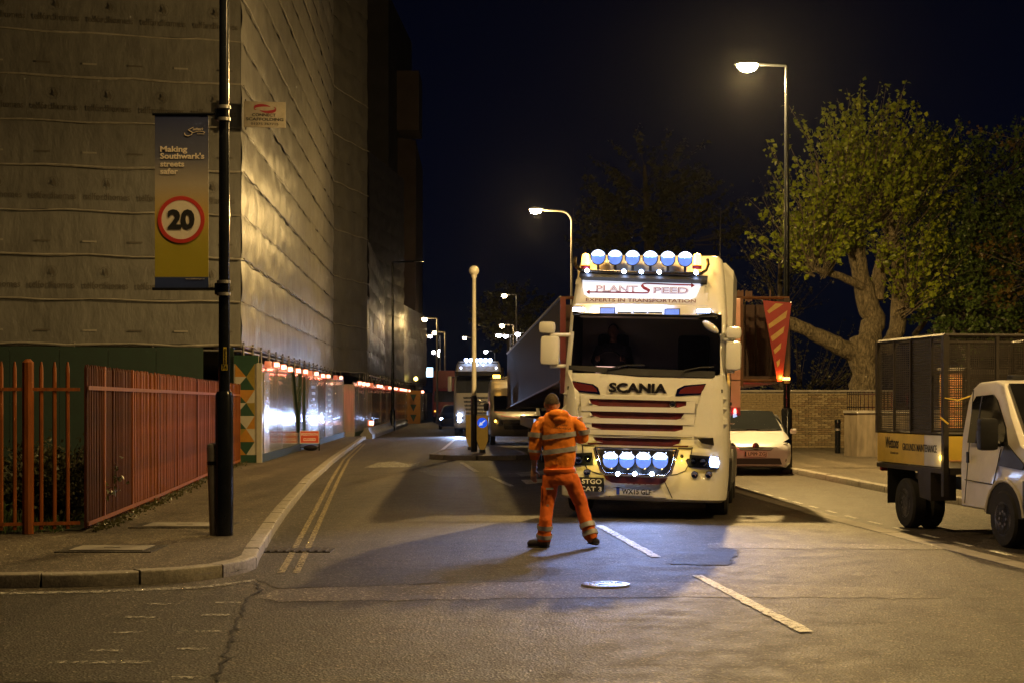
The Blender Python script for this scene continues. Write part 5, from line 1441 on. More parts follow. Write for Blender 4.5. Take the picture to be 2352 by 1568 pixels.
# ---------------------------------------------------------------- low-loader trailer and its wide load
tl = thing('low_loader_trailer', 'black low loader trailer carrying the wide steel load behind the cream lorry', 'trailer', (2.6, 27.4, 0), R(1.9))
MB().box(0, 16, 1.02, 2.5, 31, .34).build('deck', M['black_plastic'], tl)
MB().prism([(-.6, -1.6, 1.25), (-.6, 3.4, 1.2), (-.6, 3.4, .9), (-.6, -1.6, 1.12)], (1.2, 0, 0)).build('gooseneck', M['black_plastic'], tl)
for k in range(7):
    y = (1.6 if k == 0 else 15 + k * 1.6)
    for s in (-1, 1): wheel(tl, s * 1.05, y + (12 if k == 0 else 0), .42, .35, side=s)
for k in range(6):
    MB().box(-1.28, 1.0 + k * .55, .72, .05, .12, .9).build('side_stake', M['steel'], tl)
    MB().ell((-1.29, 1.0 + k * .9, 1.24), (.03, .05, .03), 8, 5).build('side_marker', M['amber'], tl)
MB().box(-1.27, 2.6, 1.42, .04, 3.6, .10).build('reflection_strip', M['reflection_glow'], tl)  # glowing strip in place of lamps mirrored on the trailer side
M['load_side'] = mat('grey brown load sheet', (0.014, 0.009, 0.007), .6, var=.5, scale=1.6, bump=.012, bscale=3, spec=.12, stretch=(1, 1.5, .12))
M['rust'] = mat('rusty steel', (0.045, 0.020, 0.011), .65, var=.4, scale=5, bump=.004, dirt=.6, dirtcol=(.05, .02, .01))
M['rust_edge'] = mat('orange primer edge', (0.11, 0.042, 0.012), .5, var=.3, scale=6)
M['pink'] = mat('salmon paint', (0.62, 0.30, 0.22), .45, var=.05, scale=2)
ld = thing('steel_load', 'wide dark steel load with striped pennant overhanging behind the cream cab', 'load')
YF, YB = 27.9, 60.0
xl = lambda Y: .87 + (-.18 - .87) * (Y - 28) / 32; xr = lambda Y: 4.93 - 1.05 * (Y - 28) / 32
zb = lambda Y: 2.06 - .6 * (Y - 28) / 32
def side(x0, x1, name, m):
    for k in range(1):
        MB().add([(x(Y) , Y, z) for Y in (YF, YB) for x in (x0, x1) for z in (zb(Y), 3.52)], [(0, 1, 3, 2), (4, 6, 7, 5), (0, 4, 5, 1), (2, 3, 7, 6), (0, 2, 6, 4), (1, 5, 7, 3)]).build(name, m, ld)
side(lambda Y: xl(Y), lambda Y: xl(Y) + .08, 'side_wall', M['load_side'])
side(lambda Y: xr(Y) - .08, lambda Y: xr(Y), 'side_wall', M['rust'])
MB().add([(x, Y, z) for Y in (YF + .05, YB) for x in (xl(Y) + .08, xr(Y) - .08) for z in (zb(Y), zb(Y) + .1)], [(0, 1, 3, 2), (4, 6, 7, 5), (0, 4, 5, 1), (2, 3, 7, 6), (0, 2, 6, 4), (1, 5, 7, 3)]).build('floor_plate', M['rust'], ld)
MB().add([(x, Y, z) for Y in (YF + .7, YF + .8) for x in (xl(Y) + .1, xr(Y) - .1) for z in (2.1, 3.46)], [(0, 1, 3, 2), (4, 6, 7, 5), (0, 4, 5, 1), (2, 3, 7, 6), (0, 2, 6, 4), (1, 5, 7, 3)]).build('bulkhead', M['rust'], ld)
for u in (1716, 1740, 1770): MB().box(P(u, 800, YF + .65).x, YF + .66, 2.8, .05, .08, 1.3).build('stiffener', M['rust'], ld)
for Y_, z_ in ((YF, 3.54), (YF + .02, 2.08)): MB().tube((xl(Y_), Y_, z_), (xr(Y_), Y_, z_), .03, n=6).build('front_edge', M['rust_edge'], ld)
MB().path([(xl(YF) - .01, YF, 3.55), (xl(YB) - .01, YB, 3.55)], .03, 5).build('top_edge', M['steel'], ld)
MB().path([(xl(YF) - .01, YF, zb(YF)), (xl(YB) - .01, YB, zb(YB))], .03, 5).build('bottom_edge', M['rust_edge'], ld)
MB().box(xl(YF) + .03, YF - .05, 2.7, .10, .1, 1.7).build('corner_post', M['maroon_plain'], ld)  # twin of the salmon post, its shadow painted in as maroon
MB().box(xr(YF) - .05, YF - .03, 2.78, .1, .08, 1.5).build('corner_post', M['rust'], ld)
MB().box(P(1702, 800, YF).x, YF - .06, 2.75, .05, .08, 1.55).build('corner_post', M['rust_edge'], ld)
a, b = P(1669, 686, 27.5), P(1700, 934, 27.5)
MB().bbox((a.x + b.x) / 2, 27.55, (a.z + b.z) / 2, b.x - a.x, .2, a.z - b.z, .015).build('salmon_post', M['pink'], ld)
MB().box((a.x + b.x) / 2, 27.44, P(0, 872, 27.5).z, b.x - a.x + .004, .01, .008).build('post_seam', M['black'], ld)
hl = MB().bbox((a.x + b.x) / 2, 27.55, b.z - .075, b.x - a.x, .18, .14, .01).build('lamp_housing', M['red_letter'], ld)
MB().ell(((a.x + b.x) / 2 + .02, 27.45, b.z - .075), (.028, .02, .055), 12, 7).build('red_lamp', M['red_lamp'], hl)
MB().ell(((a.x + b.x) / 2 + .02, 27.66, b.z - .075), (.028, .02, .055), 12, 7).build('red_lamp', M['red_lamp'], hl)  # rear-facing lens added to go with the red spot below
add_light('added_red_spot', ld, Vector(((a.x + b.x) / 2 + .1, 27.8, b.z - .08)), 450, (1, .05, .04), .03, 'SPOT', 70, .6, (R(95), 0, R(-8)))  # added red spot that tints the parked car and its plate
MB().box(P(1802, 869, YF).x, YF - .06, P(0, 869, YF).z, .16, .04, .05).build('amber_marker', M['amber'], ld)
add_light('marker_light', ld, P(1795, 866, YF - .2), 6, (1, .5, .05), .012)
for u in [1674, 1677, 1680, 1683, 1686, 1694, 1697, 1700, 1703, 1706, 1713, 1716, 1719, 1722, 1726, 1769]:
    q = P(u, 690, YF + .6); MB().box(q.x, YF + .6 , q.z + .06 + .004 * ((u * 7) % 9), .022, .05, .19).build('top_peg', M['rust_edge'], ld)
# striped pennant
pn = thing('striped_pennant', 'red pennant with yellow diagonal stripes tied on the wide load', 'marker board')
def K(cx_, cy_, y=0.0): return P(1619.6 + cx_ * .1862, 650.5 + cy_ * .1862, YF - .16 + y)
M['pen_red'] = mat('red reflective cloth', (0.28, 0.02, 0.016), .45, var=.15, scale=5)
M['pen_yel'] = mat('cream reflective tape', (0.46, 0.30, 0.09), .4, var=.15, scale=8)
MB().prism([K(712, 213), K(1066, 243), K(950, 1205), K(890, 1205)], (0, .02, 0)).build('cloth', M['pen_red'], pn)
for pl in ([(870, 250), (968, 258), (790, 375), (765, 345)], [(1015, 335), (998, 425), (790, 565), (780, 510)], [(980, 530), (965, 610), (828, 720), (810, 660)], [(940, 730), (932, 800), (860, 870), (845, 820)], [(925, 930), (915, 1000), (893, 1030), (877, 965)]):
    MB().prism([K(x, y, -.006) for x, y in pl], (0, .005, 0)).build('stripe', M['pen_yel'], pn)
for q in (K(712, 213), K(1066, 243), K(920, 1205)): MB().tube(q, q + Vector((0, .2, .02)), .008, n=5).build('tie', M['black'], pn)
# ---------------------------------------------------------------- second lorry further back
fa = Frame(1098, 78.0, 0, 0)
ta = thing('lorry_cab', 'second pale lorry further back with a lit roof light bar and star badge', 'lorry')
fa.place(ta)
cab2 = Cab([(.4, 1.15, .06, .2, 2.3), (.5, 1.22, .0, .25, 2.3), (1.2, 1.23, .0, .25, 2.3), (2.0, 1.22, .03, .24, 2.3), (2.15, 1.21, .05, .2, 2.3), (3.05, 1.17, .22, .16, 2.3), (3.2, 1.15, .3, .16, 2.3), (3.55, 1.1, .5, .18, 2.3), (3.75, 1.0, .75, .15, 2.3)])
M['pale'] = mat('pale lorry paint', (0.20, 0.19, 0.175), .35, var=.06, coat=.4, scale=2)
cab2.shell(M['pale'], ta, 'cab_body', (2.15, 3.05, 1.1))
def fp2(name, uv, m, off=.01, th=.03, local=False): return fpatch(fa, cab2, name, uv, M[m] if isinstance(m, str) else m, ta, off, th, local)
MB().box(0, 1.6, 2.6, 2.2, .1, 1.4).box(0, 1, 2.1, 2.2, 1.6, .05).build('cabin_lining', M['black_plastic'], ta)
fp2('sun_visor', [(-1.15, 3.02), (1.15, 3.02), (1.15, 3.22), (-1.15, 3.22)], 'dark_chrome', .14, .14, True)
for k in range(5):
    z = 1.95 - .19 * k
    fp2('grille_slot', [(-.75 + .03 * k, z), (.75 - .03 * k, z), (.72 - .03 * k, z - .10), (-.72 + .03 * k, z - .10)], 'black', .012, .02, True)
    for j in range(7): fp2('grille_clip', [(-.6 + .2 * j, z + .005), (-.54 + .2 * j, z + .005), (-.54 + .2 * j, z - .05), (-.6 + .2 * j, z - .05)], 'chrome', .03, .02, True)
e = MB().path([(.17 * math.cos(a), cab2.fy(0, 1.75) - .07, 1.78 + .17 * math.sin(a)) for a in [k * math.pi / 14 for k in range(29)]], .018, 6).build('emblem_ring', M['chrome'], ta)
for a in (90, 210, 330): MB().path([(0, -.06, 1.78), (.16 * math.cos(R(a)), -.06, 1.78 + .16 * math.sin(R(a)))], [.03, .006], 5).build('emblem_ray', M['chrome'], ta)
for k in range(6):
    MB().lathe([(.085, .05), (.085, -.02), (.002, -.03)], (-.6 + .24 * k, .35, 3.78), 16, 'Y').build('driving_lamp', M['led'], ta)
MB().tube((-1, .4, 3.62), (1, .4, 3.62), .03, n=6).build('lamp_bar', M['dark_chrome'], ta)
for x, z in ((-.86, 3.4), (.9, 3.4), (-.05, 3.55), (.25, 3.55)): MB().lathe([(.06, .02), (.06, -.02), (.002, -.03)], (x, cab2.fy(x, z) - .12, z), 12, 'Y').build('marker_lamp', M['led_soft'], ta)
for s in (-1, 1):
    fp2('headlamp', [(s * .78, .98), (s * 1.12, .98), (s * 1.12, .72), (s * .8, .72)], 'black', .02, .03, True)
    for z in ((1.02, .80) if s < 0 else (.86,)): MB().lathe([(.10, .02), (.10, -.02), (.002, -.03)], (s * .92, cab2.fy(.92, z) - .05, z), 14, 'Y').build('headlamp_beam', M['led_far'], ta)
    MB().bbox(s * 1.42, .3, 2.6, .2, .16, .75, .05).build('mirror', M['pale'], ta)
    MB().path([(s * 1.4, .3, 2.9), (s * 1.15, .3, 2.95)], .03, 6).build('mirror_arm', M['black_plastic'], ta)
    wheel(ta, s * 1.05, 1.4, .5, .32, side=s); wheel(ta, s * 1.05, 4.2, .5, .32, side=s)
fp2('bumper', [(-1.15, .72), (1.15, .72), (1.1, .45), (-1.1, .45)], 'pale', .04, .05, True)
MB().box(0, 4, .95, .9, 4, .3).build('chassis_rail', M['black_plastic'], ta)
add_light('roof_beam', ta, (0, -.1, 3.75), 150, LEDC, .02, 'SPOT', 110, .5, (R(-62), 0, 0))
add_light('headlamp_light', ta, (-.9, -.25, .9), 1500, LEDC, .03, 'SPOT', 70, .7, (R(-82), 0, R(-14)))
for k in range(3):
    MB().tube((-.9, .3 + k * .02, 1.9), (-.95, .3, 2.0), .02, n=5)
bx = thing('trailer', 'plain box trailer behind the second lorry', 'trailer', (fa.X0, 84.4, 0))
MB().box(0, 6, 2.4, 2.45, 12, 2.3).build('box_body', M['load_side'], bx)
MB().box(0, 6, 1.1, 1.0, 11, .25).build('chassis', M['black_plastic'], bx)
for s in (-1, 1):
    for y in (8, 9.4, 10.8): wheel(bx, s * 1.0, y, .48, .32, side=s)

# ---------------------------------------------------------------- white escort van
vn = thing('van', 'white high roof van with red hood stripes behind the wide load', 'van', ((1186 - CX) * 61.5 / F, 61.5, 0), R(3))
vcab = Cab([(.35, .95, .1, .3, 4.9), (.45, 1.0, .02, .35, 4.9), (.8, 1.01, .0, .35, 4.9), (1.05, 1.01, .08, .35, 4.9), (1.2, 1.0, .3, .3, 4.9), (1.32, .99, .75, .2, 4.9), (1.95, .95, 1.45, .16, 4.9), (2.05, .94, 1.6, .16, 4.9), (2.45, .92, 2.0, .2, 4.9), (2.6, .85, 2.3, .2, 4.8)], .1)
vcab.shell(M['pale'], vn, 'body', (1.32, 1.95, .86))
def fpv(name, pts, m, off=.01, th=.02): return fpatch(None, vcab, name, pts, M[m], vn, off, th, True)
fpv('grille', [(-.5, .86), (.5, .86), (.45, .62), (-.45, .62)], 'black_plastic')
for s in (-1, 1):
    fpv('headlamp', [(s * .55, 1.02), (s * .85, 1.1), (s * .88, .8), (s * .55, .75)], 'clear_glass', .02)
    MB().bbox(s * 1.15, 1.0, 1.5, .2, .12, .32, .04).build('mirror', M['black_plastic'], vn)
    wheel(vn, s * .9, .85, .33, .2, side=s); wheel(vn, s * .9, 4.0, .33, .2, side=s)
fpv('stripe', [(-.6, 1.14), (.1, 1.06), (.1, 1.09), (-.6, 1.18)], 'red_letter', .015, .006)
fpv('stripe', [(-.85, 1.3), (-.4, 1.24), (-.4, 1.27), (-.85, 1.33)], 'red_letter', .015, .006)
MB().ell((-.82, -.02, .95), (.05, .03, .05), 10, 6).build('indicator', M['amber'], vn)
MB().box(-.7, 1.9, 2.72, .28, .3, .14).build('amber_beacon', M['amber'], vn)
MB().box(-.2, 1.9, 2.66, 1.5, .2, .08).build('beacon_bar', M['dark_chrome'], vn)

# ---------------------------------------------------------------- vehicles at the far end
fr_ = thing('lorry', 'dark red lorry with a tall body at the far end of the street', 'lorry', ((1026 - CX) * 128 / F, 128, 0))
M['dark_red'] = mat('dark red lorry paint', (0.16, 0.02, 0.015), .45, var=.2)
c3 = Cab([(.5, 1.1, .05, .15, 2), (.6, 1.2, 0, .2, 2), (1.6, 1.2, .02, .2, 2), (1.7, 1.2, .04, .15, 2), (2.6, 1.15, .2, .15, 2), (2.8, 1.1, .35, .15, 2)])
c3.shell(M['dark_red'], fr_, 'cab_body', (1.7, 2.6, 1.05))
MB().box(0, .9, 2.1, 2.1, .05, 1.1).build('cabin_lining', M['black_plastic'], fr_)
MB().bbox(0, 6, 2.6, 2.45, 8, 3.4, .05).build('box_body', M['dark_red'], fr_)
MB().box(0, 5, .75, 1, 9, .25).build('chassis', M['black_plastic'], fr_)
for s in (-1, 1):
    wheel(fr_, s, 1.2, .48, .3, side=s); wheel(fr_, s, 7.5, .48, .3, side=s)
    MB().lathe([(.08, .02), (.08, -.02), (.002, -.03)], (s * .95, -.03, .95), 10, 'Y').build('headlamp', M['amber_dim'], fr_)
def section_car(t, secs, m):
    rings = []
    for y, w, zl, zm, zb_, zt, wt in secs:
        half = [(w * .86, zl), (w * .97, zl + .1), (w, zm), (w * .985, zb_ - .06), (w * .94, zb_), ((w * .94 + wt) / 2 + .02 * (zt > zb_ + .2), zb_ + (zt - zb_) * .6), (wt, zt - .03 * (zt > zb_ + .2)), (wt * .6, zt), (0, zt + .012)]
        rings.append([Vector((-x, y, z)) for x, z in half] + [Vector((x, y, z)) for x, z in half[-2::-1]])
    o = MB().rings(rings).build('body', m, t, ang=0); weld(o, 32); return o
prius = [(.0, .62, .24, .45, .58, .66, .48), (.06, .74, .2, .45, .64, .72, .56), (.22, .83, .18, .45, .72, .80, .62), (.55, .865, .18, .45, .82, .92, .66), (.9, .87, .18, .46, .90, 1.0, .68), (1.05, .87, .18, .46, .93, 1.05, .68), (1.5, .87, .18, .47, .95, 1.28, .60), (1.95, .87, .18, .48, .96, 1.45, .54), (2.4, .87, .18, .48, .97, 1.49, .53), (3.2, .87, .18, .48, .98, 1.42, .52), (3.9, .85, .2, .5, 1.0, 1.22, .50), (4.25, .8, .25, .55, .98, 1.08, .5), (4.4, .72, .3, .55, .9, 1.0, .46)]
pr = thing('parked_car', 'white hatchback car parked by the lamp post with a red lit number plate', 'car', ((1736 - CX) * 36.2 / F, 36.2, 0), R(-4))
section_car(pr, prius, mat('silver white car paint', (0.46, 0.47, 0.49), .3, var=.05, coat=.5, scale=3))
def quadgrid(pts, off, name, m, parent):
    a, b, c, d = [Vector(p) for p in pts]
    o = MB().grid(lambda u, v: a.lerp(b, u).lerp(d.lerp(c, u), v) + Vector((0, -.035 * math.sin(math.pi * u), .03 * math.sin(math.pi * u))) + off, 8, 4).build(name, m, parent, ang=60)
    return o
quadgrid([(-.70, .98, 1.01), (.70, .98, 1.01), (.55, 1.86, 1.45), (-.55, 1.86, 1.45)], Vector((0, -.03, .02)), 'windscreen', mat('dark windscreen', (.012, .014, .016), .05, var=.1), pr)
MB().prism([(-.55, .005, .40), (.55, .005, .40), (.6, .03, .26), (-.6, .03, .26)], (0, -.05, 0)).build('lower_grille', M['black_plastic'], pr)
MB().prism([(-.42, .04, .66), (.42, .04, .66), (.36, .0, .59), (-.36, .0, .59)], (0, -.05, 0)).build('upper_grille', M['black_plastic'], pr)
MB().path([(-.75, .17, .74), (-.4, .02, .655), (0, -.03, .63), (.4, .02, .655), (.75, .17, .74)], .014, 6).build('chrome_strip', M['chrome'], pr)
MB().lathe([(.002, -.03), (.07, -.025), (.08, 0)], (0, .0, .68), 18, 'Y').build('badge', M['dark_chrome'], pr)
MB().box(0, -.05, .50, .52, .02, .115).build('number_plate', mat('plate backing', (.6, .5, .45), .5, var=.05), pr)
text('LP09 ZGJ', M['black'], pr, (.03, -.062, .468), h=.072, w=.42, bold=.02)
MB().box(-.24, -.061, .50, .035, .004, .11).build('plate_band', M['black'], pr)
for s in (-1, 1):
    MB().prism([(s * .52, .10, .70), (s * .80, .36, .84), (s * .845, .40, .74), (s * .76, .16, .58), (s * .58, .06, .60)], (0, -.03, .01)).build('headlamp', M['chrome'], pr)
    MB().bbox(s * .98, 1.35, 1.0, .2, .1, .13, .04).build('mirror', M['white_paint'], pr)
    wheel(pr, s * .77, .92, .31, .2, side=s); wheel(pr, s * .77, 3.6, .31, .2, side=s)
    MB().prism([(s * .875, 1.35, .98), (s * .66, 1.9, 1.38), (s * .64, 2.9, 1.38), (s * .80, 3.3, 1.04)], (s * .012, 0, .01)).build('side_window', M['black'], pr)
    MB().path([(s * .55, .62, 1.06), (s * .1, .95, 1.045)], .01, 5).build('wiper', M['black'], pr)
    MB().lathe([(.05, .02), (.05, -.02), (.002, -.02)], (s * .66, .06, .36), 12, 'Y').build('fog_lamp', M['dark_chrome'], pr)
MB().box(-.45, 1.2, 1.14, .1, .02, .1).build('permit', M['white'], pr)
MB().ell((.42, 1.68, 1.37), (.06, .02, .03), 10, 5).build('permit', M['white'], pr)
dk = thing('parked_car', 'dark car with blue white headlamps beside the second lorry', 'car', ((1040 - CX) * 96 / F, 96, 0), R(2))
section_car(dk, prius, mat('dark car paint', (.015, .017, .03), .3, coat=.5))
for s in (-1, 1):
    MB().ell((s * .68, .1, .66), (.12, .05, .06), 10, 6).build('headlamp', M['led_far'], dk)
    wheel(dk, s * .77, .92, .31, .2, side=s); wheel(dk, s * .77, 3.6, .31, .2, side=s)
quadgrid([(-.70, .98, 1.01), (.70, .98, 1.01), (.55, 1.86, 1.45), (-.55, 1.86, 1.45)], Vector((0, -.03, .02)), 'windscreen', M['glass'], dk)

# ---------------------------------------------------------------- parked tipper with mesh cage
tp = thing('tipper_truck', 'parked white tipper truck with yellow dropside and tall mesh cage', 'truck', (6.72, 18.46, 0), R(8.4))
M['van_white'] = mat('grubby white van paint', (0.66, 0.62, 0.57), .35, var=.08, coat=.35, scale=3, dirt=.3, dirtcol=(.30, .25, .19))
M['drop_yellow'] = mat('yellow dropside', (0.66, 0.46, 0.07), .45, var=.1, scale=4, dirt=.3, dirtcol=(.3, .2, .06))
M['cage'] = mat('dark cage steel', (0.035, 0.028, 0.022), .6, var=.3, metal=.2)
HW = .97
def cabY(y): return y if y < .5 else .5 + (y - .5) * .74
# cab: side outline swept across the width with rounded shoulders
prof = [(1.46, .40), (1.48, .9), (1.47, 1.30), (1.44, 1.72), (1.36, 1.87), (1.18, 1.94), (.55, 1.96), (.30, 1.92), (-.05, 1.55), (-.40, 1.20), (-.75, 1.06), (-.92, .95), (-1.0, .72), (-1.0, .42), (-.55, .38)]
prof = [(cabY(y), z) for y, z in prof]
def wat(z): return HW - (max(0, z - 1.05) ** 1.5) * .16
rings = []
for f in (-1.0, -.985, -.94, -.5, 0, .5, .94, .985, 1.0):
    sh = {1.0: .07, .985: .03, .94: .0}.get(abs(f), 0.0)
    cxm, czm = .3, 1.1
    rings.append([Vector((f * wat(z), y + (cxm - y) * sh * .6, z + (czm - z) * sh * .55)) for y, z in prof])
o = MB().rings(rings).build('cab_body', M['van_white'], tp, ang=0); weld(o, 30)
def sidep(pts, m, off, th, name, sgn=-1, parent=None):
    q = [Vector((sgn * (wat(z) + off), cabY(y), z)) for y, z in pts]
    return MB().prism(q, (-sgn * th, 0, 0)).build(name, M[m] if isinstance(m, str) else m, parent or tp)
M['side_glass'] = mat('dark side glass', (.010, .010, .011), .06, var=.3, scale=2)
for sgn in (-1, 1):
    sidep([(1.20, 1.20), (1.20, 1.70), (1.12, 1.77), (.52, 1.79), (.38, 1.72), (.05, 1.40), (-.05, 1.18)], 'side_glass', .008, .02, 'side_window', sgn)
    sidep([(.86, 1.2), (.90, 1.2), (.90, 1.78), (.86, 1.78)], 'black_plastic', .016, .01, 'window_bar', sgn)
    for a, b in (((1.08, .45), (1.08, 1.85)), ((1.08, .74), (.32, .72)), ((.30, .72), (.10, 1.15))):
        MB().path([(sgn * (wat(a[1]) + .003), *a), (sgn * (wat(b[1]) + .003), *b)], .006, 4).build('door_seam', M['black'], tp)
    MB().bbox(sgn * (HW + .01), .98, 1.02, .03, .05, .14, .012).build('door_handle', M['black_plastic'], tp)
    sidep([(.18, .95), (.0, 1.2), (-.06, 1.2), (-.5, .98), (-.45, .92)], 'black_plastic', .012, .02, 'lower_trim', sgn)
    MB().bbox(sgn * (HW + .16), .12, 1.32, .24, .13, .38, .05).build('mirror', M['black_plastic'], tp)
    MB().path([(sgn * HW, .1, 1.2), (sgn * (HW + .14), .12, 1.25)], .035, 6).build('mirror_arm', M['black_plastic'], tp)
    # wheel arch and wheels
    arch = [(.48 * math.cos(a), .335 + .45 * math.sin(a)) for a in [k * math.pi / 12 for k in range(13)]]
    sidep([(y, max(.36, z)) for y, z in arch], 'rubber', .004, .3, 'wheel_arch', sgn)
    MB().path([(sgn * (HW + .006), y, max(.38, z)) for y, z in arch], .022, 6).build('arch_lip', M['van_white'], tp)
    sidep([(-.46, .40), (-.46, .80), (-.9, .78), (-.98, .6), (-.98, .42)], 'black_plastic', .010, .02, 'corner_bumper', sgn)
    wheel(tp, sgn * .90, 0, .335, .2, side=sgn)
    for x in (.90, .64): wheel(tp, sgn * x, 2.93, .335, .19, side=sgn)
MB().prism([(-HW * .82, .27, 1.90), (HW * .82, .27, 1.90), (HW * .9, -.40, 1.23), (-HW * .9, -.40, 1.23)], (0, -.02, .02)).build('windscreen', M['side_glass'], tp)
MB().bbox(0, -.98, .52, 1.8, .12, .3, .05).build('front_bumper', M['black_plastic'], tp)
for s in (-1, 1): MB().bbox(s * .72, -.96, .86, .32, .1, .24, .04).build('headlamp', M['clear_glass'], tp)
MB().box(0, -.99, .82, .9, .04, .2).build('grille', M['black_plastic'], tp)
MB().bbox(-.35, .9, 2.0, .25, .16, .06, .02).build('roof_vent', M['black_plastic'], tp)
MB().bbox(.55, .9, 2.06, .14, .14, .14, .03).build('roof_beacon', M['amber_dim'], tp)
# chassis and bed
MB().box(-.4, 2.2, .62, .1, 3.6, .16).box(.4, 2.2, .62, .1, 3.6, .16).build('chassis_rail', M['black_plastic'], tp)
MB().box(0, 2.7, .82, 1.9, 2.3, .08).build('bed_floor', M['cage'], tp)
BY0, BY1, BZ0, BZ1 = 1.60, 3.83, .87, 1.27
for s in (-1, 1):
    sd = MB().bbox(s * 1.0, (BY0 + .62 + BY1) / 2, (BZ0 + BZ1) / 2, .04, BY1 - BY0 - .62, BZ1 - BZ0, .01).build('dropside', M['drop_yellow'], tp)
    MB().bbox(s * 1.0, BY0 + .30, (BZ0 + BZ1) / 2, .04, .62, BZ1 - BZ0, .01).build('dropside_end', M['white_paint'], tp)
    MB().box(s * 1.0, (BY0 + BY1) / 2, BZ0 - .05, .06, BY1 - BY0, .06).build('bed_rail', M['cage'], tp)
MB().bbox(0, BY1 + .02, (BZ0 + BZ1) / 2, 2.0, .04, BZ1 - BZ0, .01).build('tailboard', M['drop_yellow'], tp)
RZ = (R(90), 0, R(-90))
text('Wettons', M['black'], tp, (-1.024, 3.28, 1.07), RZ, h=.15, w=.46, shear=.3, bold=.01)
text('Grounds care', M['print_dim'], tp, (-1.024, 3.2, .99), RZ, h=.035, w=.28, shear=.3)
text('GROUNDS MAINTENANCE', M['black'], tp, (-1.024, 2.36, 1.05), RZ, h=.095, w=1.12, bold=.005)
for s in (-1, 1):
    MB().prism([(s * 1.02, 2.43, .80), (s * 1.02, 2.35, .45), (s * 1.02, 2.0, .42), (s * 1.02, 2.0, .80)], (-s * .35, 0, 0)).build('side_box', M['cage'], tp)
    MB().box(s * .8, 3.5, .55, .4, .02, .5).build('mud_flap', M['black_plastic'], tp)
    lm_ = MB().bbox(s * .8, BY1 + .06, .78, .3, .06, .1, .01).build('tail_lamp', M['red_letter'], tp)
MB().bbox(-1.02, 1.66, .99, .05, .03, .06, .01).build('side_marker', M['amber'], tp)
add_light('marker_light', tp, (-1.09, 1.7, .99), .5, (1, .6, .1), .03)
# cage: posts, rails and wire panels
CT = 2.54
cg = [(-1.0, BY1), (-1.0, 3.25), (-1.0, 2.68), (-1.0, 2.0), (-1.0, BY0), (-.3, BY0), (.4, BY0), (1.0, BY0), (1.0, 2.7), (1.0, BY1), (.33, BY1), (-.33, BY1)]
for i, (x, y) in enumerate(cg):
    r_ = .036 if i in (0, 4, 7, 9) else .018
    z0_ = .5 if i in (4, 7) else BZ1
    MB().box(x, y, (z0_ + CT) / 2, r_ * 2, r_ * 2, CT - z0_).build('cage_post', M['cage'], tp)
for (a, b) in (((-1, BY1), (-1, BY0)), ((-1, BY0), (1, BY0)), ((1, BY0), (1, BY1)), ((1, BY1), (-1, BY1))):
    for z in (CT, BZ1 + .02): MB().path([(*a, z), (*b, z)], .026, 4).build('cage_rail', M['cage'], tp)
    a_, b_ = Vector((*a, 0)), Vector((*b, 0)); L = (b_ - a_).length; mb = MB(); n = int(L / .03); w_ = .0042
    dv = (b_ - a_).normalized(); nv = Vector((-dv.y, dv.x, 0))
    for k in range(1, n):
        q = a_.lerp(b_, k / n); mb.add([q + dv * w_ + Vector((0, 0, BZ1)), q - dv * w_ + Vector((0, 0, BZ1)), q - dv * w_ + Vector((0, 0, CT)), q + dv * w_ + Vector((0, 0, CT))], [(0, 1, 2, 3)])
    for k in range(1, int((CT - BZ1) / .03)):
        z = BZ1 + k * .03; mb.add([a_ + Vector((0, 0, z - w_)) + nv * .003, b_ + Vector((0, 0, z - w_)) + nv * .003, b_ + Vector((0, 0, z + w_)) + nv * .003, a_ + Vector((0, 0, z + w_)) + nv * .003], [(0, 1, 2, 3)])
    o = mb.build('wire_mesh', M['cage'], tp, ang=0); o['kind'] = 'stuff'
# solid inner door of the cage
MB().box(-.985, 2.34, 1.94, .02, .62, 1.28).build('cage_panel', mat('dark smoked panel', (.018, .013, .012), .25, var=.3), tp)
MB().path([(-1.0, BY0 + .02, 1.45), (-1.08, BY0 - .05, 1.5), (-1.0, BY0 - .1, 1.42)], .012, 5).build('rope', M['drop_yellow'], tp)
MB().path([(-1.02, BY0 - .03, 1.75), (-.85, BY0 - .05, 1.72), (-.6, BY0 - .06, 1.8)], .01, 5).build('rope', M['drop_yellow'], tp)
# ================================================================ PEOPLE
PY = 18.3; ps = PY / F
def Q(u, v, dy=0.0): return Vector(((u - 1285) * ps, dy, EYE - (v - HOR) * ps))
M['hiviz'] = mat('orange hi-vis fleece', (0.92, 0.25, 0.012), .8, var=.10, scale=7, bump=.005, bscale=14)
M['hiviz_trouser'] = mat('orange hi-vis trousers', (0.80, 0.16, 0.012), .8, var=.14, scale=6, bump=.006, bscale=12)
M['reflective'] = mat('grey reflective tape', (0.44, 0.43, 0.42), .35, metal=.2, var=.12, scale=14, bump=.006, bscale=14)
M['skin'] = mat('skin', (0.46, 0.25, 0.16), .5, var=.12, scale=12)
M['hair'] = mat('short grey brown hair', (0.09, 0.068, 0.048), 1.0, var=.5, scale=60, spec=.1, bump=.006, bscale=160)
M['boot'] = mat('dark work boot', (0.035, 0.026, 0.02), .6, var=.3, scale=12)
def ring_el(c, rx, ry, n=20, tilt=0.0, yaw=0.0, sq=1.0):
    out = []
    for k in range(n):
        a = 2 * math.pi * k / n; ca, sa = math.cos(a), math.sin(a)
        x = math.copysign(abs(ca) ** sq, ca) * rx; y = math.copysign(abs(sa) ** sq, sa) * ry
        p = Matrix.Rotation(yaw, 3, 'Z') @ Vector((x, y, x * math.tan(tilt)))
        out.append(Vector(c) + p)
    return out
def limb(pts, rad, n=14, ry=1.0):
    mb = MB(); mb.path(pts, rad, n); return mb
